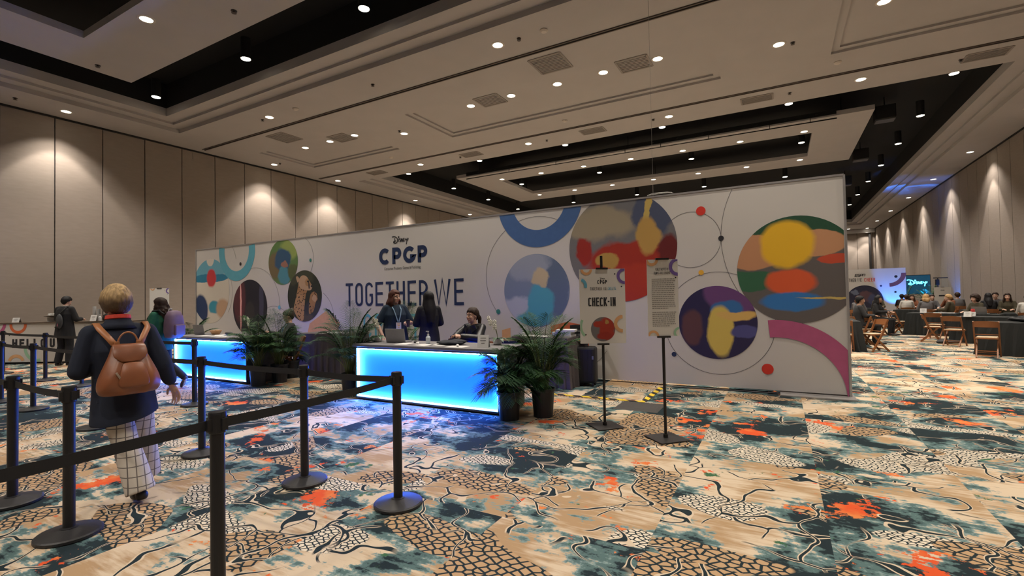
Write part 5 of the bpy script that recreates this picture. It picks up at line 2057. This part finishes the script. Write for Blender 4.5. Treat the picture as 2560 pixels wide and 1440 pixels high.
obj('shirt_print', bm, M_cer, sw)
bw, h, P, k = person('seated staff woman with glasses and hair in a bun behind the farther desk', (-9.0, 6.58, 0), -24, base=SIT, H=1.74, vox=.0085, face=True, tilt=14,
    J=dict(elL=(.23, -.18, .84), wrL=(.1, -.38, .92), elR=(-.23, -.18, .84), wrR=(-.1, -.38, .92)), top=C_char, bottom=C_black, shoes=SHOE, hair=('bun', HAIR['brown']), look=-16)
bm = NB()
for s in (-1, 1):
    tube(bm, [h(s * .032 + .022 * math.cos(a), .098 - .012 * abs(math.cos(a)) * (s * math.cos(a) > 0), .004 + .017 * math.sin(a)) for a in [2 * PI * i / 14 for i in range(15)]], .0022, 5)
    tube(bm, [h(s * .054, .088, .008), h(s * .074, .04, .008), h(s * .08, -.01, .002)], .002, 5)
tube(bm, [h(-.01, .102, .006), h(.01, .102, .006)], .002, 5)
obj('glasses', bm, M_ink, bw)
bm = NB()
for s in (-1, 1):
    tube(bm, [V((s * .06, -.07, 1.10)), V((s * .07, -.14, 1.0)), V((s * .02, -.16, .88))], .009, 6)
obj('lanyard', bm, MATS['lanyard_blue'], bw)
# ---------------------------------------------------------------- folding chairs
M_wood = mat('chair_wood', (.23, .085, .026), .42, var=.25, sc=6, st=(1, 1, .2))
M_seat = mat('chair_pad', (.55, .42, .27), .6, var=.05)
_ch = {}


def bar_(bm, p0, p1, w, d):
    """rectangular bar between two points, w across x and d across the other way"""
    p0, p1 = V(p0), V(p1)
    z = (p1 - p0).normalized()
    x = V((1, 0, 0)) if abs(z.x) < .9 else V((0, 1, 0))
    y = z.cross(x).normalized()
    x = y.cross(z)
    rings(bm, [[p + x * (w / 2 * a) + y * (d / 2 * b) for a, b in ((-1, -1), (1, -1), (1, 1), (-1, 1))] for p in (p0, p1)])


def folding_chair(label, x, y, rz, z=0.0):
    """front is local -Y"""
    if not _ch:
        t = thing('folding_chair', label, 'chair', group='brown folding chairs')
        for s in (-1, 1):
            bm = NB()
            bar_(bm, (s * .205, -.21, 0), (s * .205, .05, .45), .028, .042)
            bar_(bm, (s * .205, .05, .45), (s * .205, .20, .82), .028, .042)
            obj('back_stile', bm, M_wood, t)
        for s in (-1, 1):
            bm = NB()
            bar_(bm, (s * .172, -.16, .435), (s * .172, .25, 0), .026, .040)
            obj('rear_leg', bm, M_wood, t)
        bm = NB()
        rs = []
        for i in range(9):
            u = i / 8 * 2 - 1
            top_ = .822 + .012 * (1 - u * u)
            y0 = .165 + .02 * (1 - u * u)
            rs.append([V((u * .2, y0, .69)), V((u * .2, y0 + .018, .69)), V((u * .2, y0 + .062, top_)), V((u * .2, y0 + .044, top_))])
        rings(bm, rs)
        obj('top_rail', bm, M_wood, t)
        bm = NB()
        bar_(bm, (-.2, .075, .52), (.2, .075, .52), .03, .018)
        obj('lower_rail', bm, M_wood, t)
        bm = NB()
        bar_(bm, (-.2, -.16, .085), (.2, -.16, .085), .035, .018)
        bar_(bm, (-.17, .20, .06), (.17, .20, .06), .035, .018)
        bar_(bm, (-.17, .12, .15), (.17, .12, .15), .03, .018)
        obj('stretchers', bm, M_wood, t)
        bm = NB()
        box(bm, 0, -.03, .436, .38, .40, .022)
        obj('seat_frame', bm, M_wood, t)
        obj('seat_pad', box(NB(), 0, -.035, .455, .345, .36, .022), M_seat, t, bev=.008)
        _ch['p'] = t
    else:
        t = copy_tree(_ch['p'])
    t.location = (x, y, z)
    t.rotation_euler[2] = math.radians(rz)
    t['label'] = label
    return t


folding_chair('brown folding chair under the dark tote bag behind the seated staff woman', -5.12, 7.38, 160)
folding_chair('brown folding chair of the staff woman seated at the front desk', -4.46, 6.76, -4)
folding_chair('brown folding chair of the woman with glasses, seen between palm and draped table', -8.98, 6.62, -24)
tag(obj('dark_coat', rings(NB(), [[(-.2, -.03, 0), (.2, -.03, 0), (.2, .05, 0), (-.2, .05, 0)], [(-.22, -.05, .2), (.22, -.05, .2), (.22, .08, .2), (-.22, .08, .2)], [(-.2, -.04, .36), (.2, -.04, .36), (.2, .06, .36), (-.2, .06, .36)]]), C_black, loc=(-4.0, 7.0, .48), rotz=.2), 'dark coat on a chair at the side of the seated staff woman', 'coat')
folding_chair('brown folding chair carrying a dark coat beside the seated staff woman', -4.0, 7.0, 10)

# ---------------------------------------------------------------- drinks bar
bx, by, bd = -18.73, 4.74, math.atan2(1.28, 2.31)
bar = thing('drinks_bar', 'white printed drinks bar with big outlined word against the panel wall', 'bar counter', (bx, by, 0), bd)
obj('bar_front', box(NB(), 1.55, .32, .58, 4.1, .62, 1.06), M_white, bar)
obj('bar_top', box(NB(), 1.55, .32, 1.12, 4.16, .68, .03), mat('bar_top', (.10, .07, .05), .5), bar)
obj('kick_plate', box(NB(), 1.55, .33, .025, 4.0, .56, .05), M_dark, bar)
BF = ((0, .01, 0), (1, 0, 0), (0, 0, 1), .003, (0, -1, 0))


def on_bar(name, fn, m):
    b = NB()
    fn(b)
    clip(b, (0, 0, 1.095), (0, 0, 1))
    clip(b, (0, 0, .06), (0, 0, -1))
    clip(b, (-.48, 0, 0), (-1, 0, 0))
    obj(name, b, m, bar)


on_bar('printed_ring', lambda b: ringarc(b, .49, 1.07, .20, .075, 170, 370, BF), M_orange)
on_bar('printed_ring', lambda b: ringarc(b, -.18, 1.12, .3, .085, 190, 360, BF), M_pink)
on_bar('printed_ring', lambda b: ringarc(b, .44, .02, .2, .085, 20, 160, BF), M_peach)
on_bar('printed_ring', lambda b: ringarc(b, 1.02, .42, .33, .085, 180, 285, BF), M_green2)
on_bar('printed_dot', lambda b: disc(b, .25, .79, .016, BF, 16), M_ink)
on_bar('lettering', lambda b: word(b, 'HELLO', .33, .44, .245, .14, .055, .055, BF), M_ink)
on_bar('lettering', lambda b: word(b, 'US', 1.36, .44, .245, .14, .06, .055, BF), M_ink)


def onbar(x, y, z=1.135):
    c, s = math.cos(bd), math.sin(bd)
    return (bx + x * c - y * s, by + x * s + y * c, z)


def bt(name, label, cat, x, y, z=1.135, rz=0):
    return thing(name, label, cat, onbar(x, y, z), bd + rz)


tent_card(*onbar(.25, .2), bd, 'white tent card alone on the end of the drinks bar nearest the picture edge', .2, .13)
tent_card(*onbar(2.47, .14), bd, 'white tent card in front of the coffee dome on the drinks bar', .17, .17)
for x, n, lb in ((2.30, 22, 'taller stack of white paper cups on the drinks bar'), (2.42, 17, 'shorter stack of white paper cups on the drinks bar')):
    t = bt('paper_cup_stack', lb, 'cup stack', x, .34)
    prof = []
    for i in range(n):
        prof += [(.037, .1 + i * .014), (.043, .108 + i * .014), (.043, .112 + i * .014)]
    obj('stacked_cups', lathe(NB(), [(.03, 0)] + prof + [(.03, prof[-1][1])], n=18), M_cer, t)
t = bt('condiment_tray', 'dark round tray of creamers on a white box on the drinks bar', 'tray', 1.25, .34)
obj('white_riser', box(NB(), 0, 0, .06, .34, .24, .12), M_paper, t)
obj('tray_dish', lathe(NB(), [(.12, .12), (.27, .15), (.28, .16), (.26, .158), (.1, .135)], n=26), mat('tray_brown', (.05, .035, .02), .5), t)
bm = NB()
rnd = random.Random(4)
for i in range(16):
    box(bm, rnd.uniform(-.2, .16), rnd.uniform(-.12, .12), .18 + rnd.uniform(0, .03), .05, .03, .05, MX.Rotation(rnd.uniform(-.2, .2), 4, 'Z'))
obj('creamers', bm, M_paper, t, bev=.006)
t = bt('heat_lamp', 'chrome heat lamp on a thin pole over the drinks bar', 'lamp', 2.62, .4)
obj('lamp_shade', lathe(NB(), [(.17, .48), (.165, .495), (.08, .535), (.02, .54)], n=26), mat('chrome', (.6, .58, .55), .2, metal=.9), t, smooth=False)
obj('pole', cyl(NB(), (0, 0, 0), (0, 0, .5), .012), MATS['chrome'], t)
t = bt('coffee_urn', 'black domed coffee server behind the tent card on the drinks bar', 'coffee urn', 2.72, .42)
bm = NB()
lathe(bm, [(.2, 0), (.21, .08), (.19, .15), (.12, .21), (.03, .235)], n=24)
obj('urn_body', bm, M_blk, t, smooth=True)
obj('lid_knob', lathe(NB(), [(.02, .232), (.028, .25), (.01, .262)], n=12), MATS['chrome'], t)
t = bt('sanitizer_bottle', 'white pump bottle on the drinks bar beside the coffee server', 'bottle', 2.66, .1)
obj('bottle_body', lathe(NB(), [(.03, 0), (.034, .01), (.034, .11), (.012, .13), (.012, .15)], n=14), M_cer, t)
bm = NB()
cyl(bm, (0, 0, .15), (0, 0, .18), .006, n=8)
box(bm, .012, 0, .182, .045, .014, .012)
obj('pump', bm, M_cer, t)
# white poster beyond the woman in green
t, p = poster_stand('white poster on a stand by the panel wall, half hidden by the woman in green', (-18.0, 8.3), .62, 1.66, .60, .88, .34)
F2 = ((0, 0, 1.66), (1, 0, 0), (0, 0, 1), .0175, (0, -1, 0))
rings_deco(p, .60, .88, 1.66, F2)

# ---------------------------------------------------------------- dining area
M_bcl = mat('black_cloth', (.012, .014, .014), .85, var=.15, sc=4)
TG = 'black draped tables'
draped('dining_table', 'black draped table behind the nearest lone folding chair, with a dark bag on it', 4.97, 15.02, 1.85, .76, .77, math.radians(-28), M_bcl, .05, group=TG)
draped('dining_table', 'black draped table just past the end of the printed backdrop, nearest the aisle', 1.15, 15.3, 1.35, 1.6, .78, 0, M_bcl, .05, group=TG)
draped('dining_table', 'black draped table in the second row beside the aisle, with a red bottle on it', 5.1, 18.3, 1.5, .76, .77, math.radians(-28), M_bcl, .05, group=TG)
draped('dining_table', 'black draped table in the third row beside the aisle, with papers on it', 4.5, 21.37, 1.3, .76, .77, math.radians(-24), M_bcl, .05, group=TG)
draped('dining_table', 'black draped table in the fourth row beside the aisle, before the woman in white', 4.75, 25.1, 1.3, .76, .77, math.radians(-20), M_bcl, .05, group=TG)
draped('dining_table', 'long black draped table by the side wall where several women sit', 6.95, 20.9, 1.6, .76, .77, math.radians(-24), M_bcl, .05, group=TG)
draped('dining_table', 'black draped table behind the long wall table', 6.9, 24.6, 1.6, .76, .77, math.radians(-24), M_bcl, .05, group=TG)
draped('dining_table', 'black draped table at the back before the blue lit backdrop', 3.4, 27.6, 1.6, .76, .77, 0, M_bcl, .05, group=TG)

folding_chair('brown folding chair seen squarely from behind, nearest the camera in the dining area', 4.12, 14.88, 161)
folding_chair('brown folding chair half hidden by the end of the printed backdrop', 1.42, 15.05, 170)
folding_chair('brown folding chair standing open and side-on in the aisle past the backdrop', 2.13, 15.5, -62)
folding_chair('brown folding chair right behind the open aisle chair', 2.05, 17.35, -75)
folding_chair('brown folding chair facing the woman in the white shirt in the fourth row', 3.85, 24.9, 120)
folding_chair('brown folding chair at the aisle end of the third row table', 3.72, 21.95, 105)
folding_chair('brown folding chair side-on in the aisle, a black jacket trailing from its seat', 3.98, 18.85, 78)
folding_chair('brown folding chair behind the side-on aisle chair, at the second row table', 4.35, 20.1, 150)
folding_chair('brown folding chair partly covered by the nearest black table', 4.2, 17.6, 150)
folding_chair('brown folding chair at the right picture edge behind the nearest black table', 5.75, 16.4, -20)
folding_chair('brown folding chair behind the dark bag, at the end of the wall table', 6.0, 17.3, 10)

DIN = [  # x, y, turn, height factor, hair, colour, top, skin, words
    (2.05, 17.5, 100, 1.78, 'short', 'black', C_char, 1, 'seated man with dark hair in a dark suit, nearest the backdrop end'),
    (3.05, 21.4, 60, 1.74, 'long', 'black', C_black, 1, 'seated woman in black with long dark hair, behind the man in the dark suit'),
    (2.75, 23.6, 150, 1.72, 'bob', 'copper', C_grey, 0, 'seated person with reddish hair before the far dark round print'),
    (4.2, 29.2, 0, 1.72, 'short', 'black', C_olive, 1, 'seated man facing the camera before the far printed backdrop'),
    (5.35, 30.5, 170, 1.74, 'short', 'black', C_black, 1, 'dark seated figure against the blue lit backdrop'),
    (4.85, 26.7, 175, 1.74, 'short', 'brown', C_white, 0, 'seated person in a white shirt with back to the camera, fourth row'),
    (5.45, 28.9, -10, 1.70, 'long', 'brown', C_rust, 0, 'seated woman with long brown hair facing the camera under the blue arc'),
    (4.95, 24.0, 180, 1.76, 'bob', 'blonde', C_grey, 0, 'seated woman with blond hair and grey jacket, back to the camera'),
    (6.35, 30.8, 185, 1.76, 'short', 'black', C_char, 2, 'seated dark-haired person directly below the lit screen'),
    (5.75, 27.0, 5, 1.72, 'short', 'brown', C_grey, 0, 'seated man in grey below the edge of the lit screen'),
    (5.55, 23.6, -115, 1.74, 'short', 'blonde', C_olive, 0, 'seated person with short blond hair turned sideways beside the papers'),
    (6.45, 27.4, -60, 1.72, 'bob', 'copper', C_rust, 0, 'seated person in rust brown raising a hand, before the white lectern sign'),
    (5.75, 21.6, -60, 1.72, 'curly', 'brown', C_olive, 0, 'seated woman with big curly brown hair facing the laptop'),
    (7.0, 28.6, 180, 1.80, 'short', 'brown', C_grey, 0, 'seated person mostly hidden behind the curly-haired woman'),
    (6.7, 23.9, 175, 1.76, 'long', 'black', C_black, 1, 'seated woman in black with long black hair by the side wall'),
    (7.2, 23.9, -15, 1.74, 'long', 'brown', C_olive, 0, 'seated woman with long brown hair facing the camera by the side wall'),
    (7.55, 26.2, -20, 1.78, 'short', 'brown', C_grey, 0, 'seated person behind the brown-haired woman by the side wall'),
    (6.56, 20.25, 160, 1.74, 'pony', 'black', C_white, 1, 'seated woman in white with a black ponytail, back to the camera'),
    (7.0, 19.9, 60, 1.74, 'bob', 'copper', C_white, 0, 'seated woman in white resting her chin on her hand at the picture edge'),
]
for x, y, rz, H, hs, hc, tp_, sk, lb in DIN:
    J = dict(head=(0, -.05, 1.235))
    if 'raising' in lb or 'chin' in lb:
        J = dict(elR=(-.2, -.2, .82), wrR=(-.06, -.17, 1.08), head=(0, -.06, 1.225))
    person(lb, (x, y, 0), rz, base=SIT, H=H, skin=sk, J=J, top=tp_, bottom=C_black, shoes=SHOE, hair=(hs, HAIR[hc]), vox=.013, face=('facing' in lb), hand_dir=({'R': (.1, .1, 1)} if 'wrR' in J else None))
    folding_chair('brown chair occupied by the ' + lb.replace('seated ', '').split(',')[0].replace(' facing the camera', '').replace(' resting her chin on her hand', ''), x, y, rz)

# things on the dining tables
t = thing('travel_bag', 'black soft travel bag lying on the nearest black table', 'bag', (5.05, 15.55, .772), math.radians(-28))
bm = NB()
ell(bm, (0, 0, .07), (.36, .15, .075), nu=18, nv=10)
ell(bm, (.33, .02, .04), (.22, .1, .04), nu=12, nv=8)
for v in bm.verts:
    v.co += V(NZ.noise_vector(v.co * 6)) * .03
    v.co.z = max(0, v.co.z)
obj('bag_body', bm, M_blk, t, smooth=True)
obj('bag_strap', tube(NB(), [(-.25, -.05, .12), (-.1, -.1, .15), (.15, -.09, .12), (.35, -.05, .06), (.5, 0, .01)], .014, 6), M_blk, t)
tent_card(4.72, 18.45, .772, -.5, 'white tent card on the second row table before the curly-haired woman', .17, .15)
tent_card(4.95, 18.95, .772, -.5, 'white tent card next to the laptop in the second row', .15, .12)
tent_card(4.4, 21.75, .772, -.4, 'white tent card on the third row table before the blond woman', .18, .15)
tent_card(3.3, 28.0, .772, 0, 'white tent card on the back table by the far backdrop', .2, .16)
paper(4.9, 21.55, .772, -.3, 'white papers spread on the third row table', .55, .3, 2)
o = obj('red_bottle', lathe(NB(), [(.045, 0), (.05, .01), (.05, .17), (.04, .19), (.04, .21)], n=16), mat('red_plastic', (.62, .05, .05), .4), loc=(5.0, 19.1, .772))
tag(o, 'red bottle standing on the second row table', 'bottle')
t = thing('laptop', 'dark open laptop in front of the curly-haired woman', 'laptop', (5.55, 20.62, .772), math.radians(-30))
obj('keyboard_base', box(NB(), 0, .14, .009, .36, .24, .016), M_lap, t)
obj('screen_lid', box(NB(), 0, 0, .115, .36, .008, .235, MX.Rotation(.2, 4, 'X')), M_lap, t)
draped('dining_table', 'small black draped table under the dark laptop', 5.5, 20.45, .9, .5, .77, math.radians(-28), M_bcl, .05, group=TG)
o = obj('dropped_jacket', NB(), C_black)
bpy.data.objects.remove(o)
bm = NB()
ell(bm, (0, 0, .05), (.34, .14, .06), nu=16, nv=8)
for v in bm.verts:
    v.co += V(NZ.noise_vector(v.co * 7)) * .05
    v.co.z = max(0, v.co.z)
tag(obj('jacket', bm, C_char, smooth=True, loc=(4.28, 18.45, 0), rotz=.5), 'dark jacket lying on the carpet between the aisle chair and the second row table', 'jacket')

# far sports backdrop, screen, lectern sign, palms
fb = thing('sports_backdrop', 'white backdrop with dark round print at the far end, half lit blue', 'backdrop wall', (0, 33, 0))
obj('wall_panel', box(NB(), 3.95, .05, 1.40, 2.3, .1, 2.8), M_white, fb)
M_w2 = M_white
bm = NB()
rs = []
for i in range(9):
    u = i / 8
    x, y = 5.1 + .85 * u, -.22 * u * u
    rs.append([V((x, y, 0)), V((x, y + .08, 0)), V((x, y + .08, 2.8)), V((x, y, 2.8))])
rings(bm, rs)
obj('curved_wing', bm, M_white, fb)


def onf(name, fn, m):
    b = NB()
    fn(b)
    clip(b, (0, 0, 2.79), (0, 0, 1))
    clip(b, (0, 0, .01), (0, 0, -1))
    clip(b, (2.82, 0, 0), (-1, 0, 0))
    obj(name, b, m, fb)


FF = ((0, 0, 0), (1, 0, 0), (0, 0, 1), .006, (0, -1, 0))
FW = ((0, -.10, 0), (1, -.12, 0), (0, 0, 1), .13, (0, -1, 0))
onf('picture_circle', lambda b: disc(b, 4.15, 1.05, .85, FF, 48), picture('print_arena', (.02, .02, .045), [(4.2, 1.3, .3, .3, (.10, .05, .06), .5), (3.7, 1.5, .2, .12, (.12, .14, .2), .5), (4.5, 1.1, .2, .3, (.05, .06, .12), .5)], .2, 5))


def espn(b):
    y, x, h_ = 2.40, 3.74, .12
    k_ = .18
    sh = lambda px, py: (x + px + (py) * k_, y + py)
    for pts in ([(.10, h_), (0, h_), (0, 0), (.10, 0)], [(0, h_ / 2), (.095, h_ / 2)],
                [(.22, h_), (.125, h_), (.125, h_ / 2), (.215, h_ / 2), (.215, 0), (.115, 0)],
                [(.245, 0), (.245, h_), (.335, h_), (.335, h_ / 2), (.25, h_ / 2)],
                [(.36, 0), (.36, h_), (.45, h_), (.45, 0)]):
        ribbon(b, [sh(*q) for q in pts], .030, FF)


onf('logo', espn, M_ink)
onf('lettering', lambda b: (word(b, 'TOGETHER', 3.10, 2.10, .20, .066, .023, .020, FF), word(b, 'WE', 3.85, 2.10, .20, .068, .026, .020, FF, {'W': .11})), M_ink)
onf('lettering', lambda b: word(b, 'CHEER', 4.17, 2.10, .20, .075, .028, .024, FF), M_red)
onf('printed_dot', lambda b: disc(b, 4.9, 1.85, .05, FF, 16), M_navy)
onf('printed_ring', lambda b: ringarc(b, 5.12, 2.50, .62, .2, -88, 0, FW), M_purple)
onf('printed_dot', lambda b: disc(b, 5.42, 2.32, .07, FW, 16), M_navy)
onf('printed_dot', lambda b: disc(b, 5.38, 1.5, .05, FW, 16), M_navy)
uplight((5.25, 32.2, 0), (5.45, 32.9, 1.7), 380, 55, 'small black uplight throwing blue onto the curved end of the far backdrop')
uplight((7.2, 34.2, 0), (7.0, 36.2, 7.5), 6500, 24, 'small black uplight throwing a blue patch onto the ceiling edge')
uplight((7.55, 32.4, 0), (8.0, 33.6, 3.0), 300, 50, 'small black uplight washing the side wall blue behind the lectern sign')
tv = thing('display_screen', 'large dark screen with a glowing blue script wordmark at the far end', 'screen', (7.05, 36, 0))
obj('screen_frame', box(NB(), 0, .04, 1.9, 1.22, .07, 1.14), M_blk, tv)
obj('screen_panel', box(NB(), 0, 0, 1.9, 1.16, .02, 1.08), mat('screen_glow', (.01, .03, .05), .3, var=.3, sc=2, em=(.002, .03, .06), es=1.0), tv)
bm = NB()
script_mark(bm, -.47, 1.83, .92, .05, ((0, 0, 0), (1, 0, 0), (0, 0, 1), .013, (0, -1, 0)))
obj('logo', bm, mat('logo_glow', (.1, .5, .8), .5, em=(.08, .62, 1.0), es=3.2), tv)
bm = NB()
for s in (-1, 1):
    cyl(bm, (s * .4, .05, 0), (s * .4, .05, 1.4), .03, n=10)
    box(bm, s * .4, .05, .02, .1, .6, .04)
obj('screen_stand', bm, M_blk, tv)
palm('palm standing at the backdrop side of the glowing screen', 6.1, 34.6, 31, n=22, h=2.2, spread=.9, tall=4, pot_r=.2)
palm('palm standing at the lectern side of the glowing screen', 7.35, 34.9, 33, n=22, h=2.1, spread=.65, tall=4, pot_r=.2)
t, p = poster_stand('white sign with a dark heading beside the far palms near the side wall', (7.25, 32.0), .3, 1.15, .75, 1.1, .4)
F3 = ((0, 0, 1.15), (1, 0, 0), (0, 0, 1), .0175, (0, -1, 0))
on_poster(p, 'lettering', lambda b: box(b, 0, -.0175, 1.15 + .12, .34, .001, .07), M_ink, .75, 1.1, 1.15)
on_poster(p, 'logo', lambda b: word(b, 'CPGP', -.08, .36, .06, .035, .008, .012, F3), M_ink, .75, 1.1, 1.15)
t = thing('light_stand', 'thin black stand with a flat crossbar behind the white sign by the side wall', 'stand', (7.35, 33.2, 0), .2)
bm = NB()
cyl(bm, (0, 0, 0), (0, 0, 2.2), .025, n=10)
for q in range(3):
    tube(bm, [(0, 0, .5), (.35 * math.cos(q * 2.1), .35 * math.sin(q * 2.1), .02)], .014, 6)
obj('tripod', bm, M_blk, t)
obj('crossbar', box(NB(), .12, 0, 2.2, .62, .06, .05), M_blk, t)
obj('fixture', box(NB(), -.05, -.06, 1.98, .16, .12, .3), M_blk, t, bev=.02)
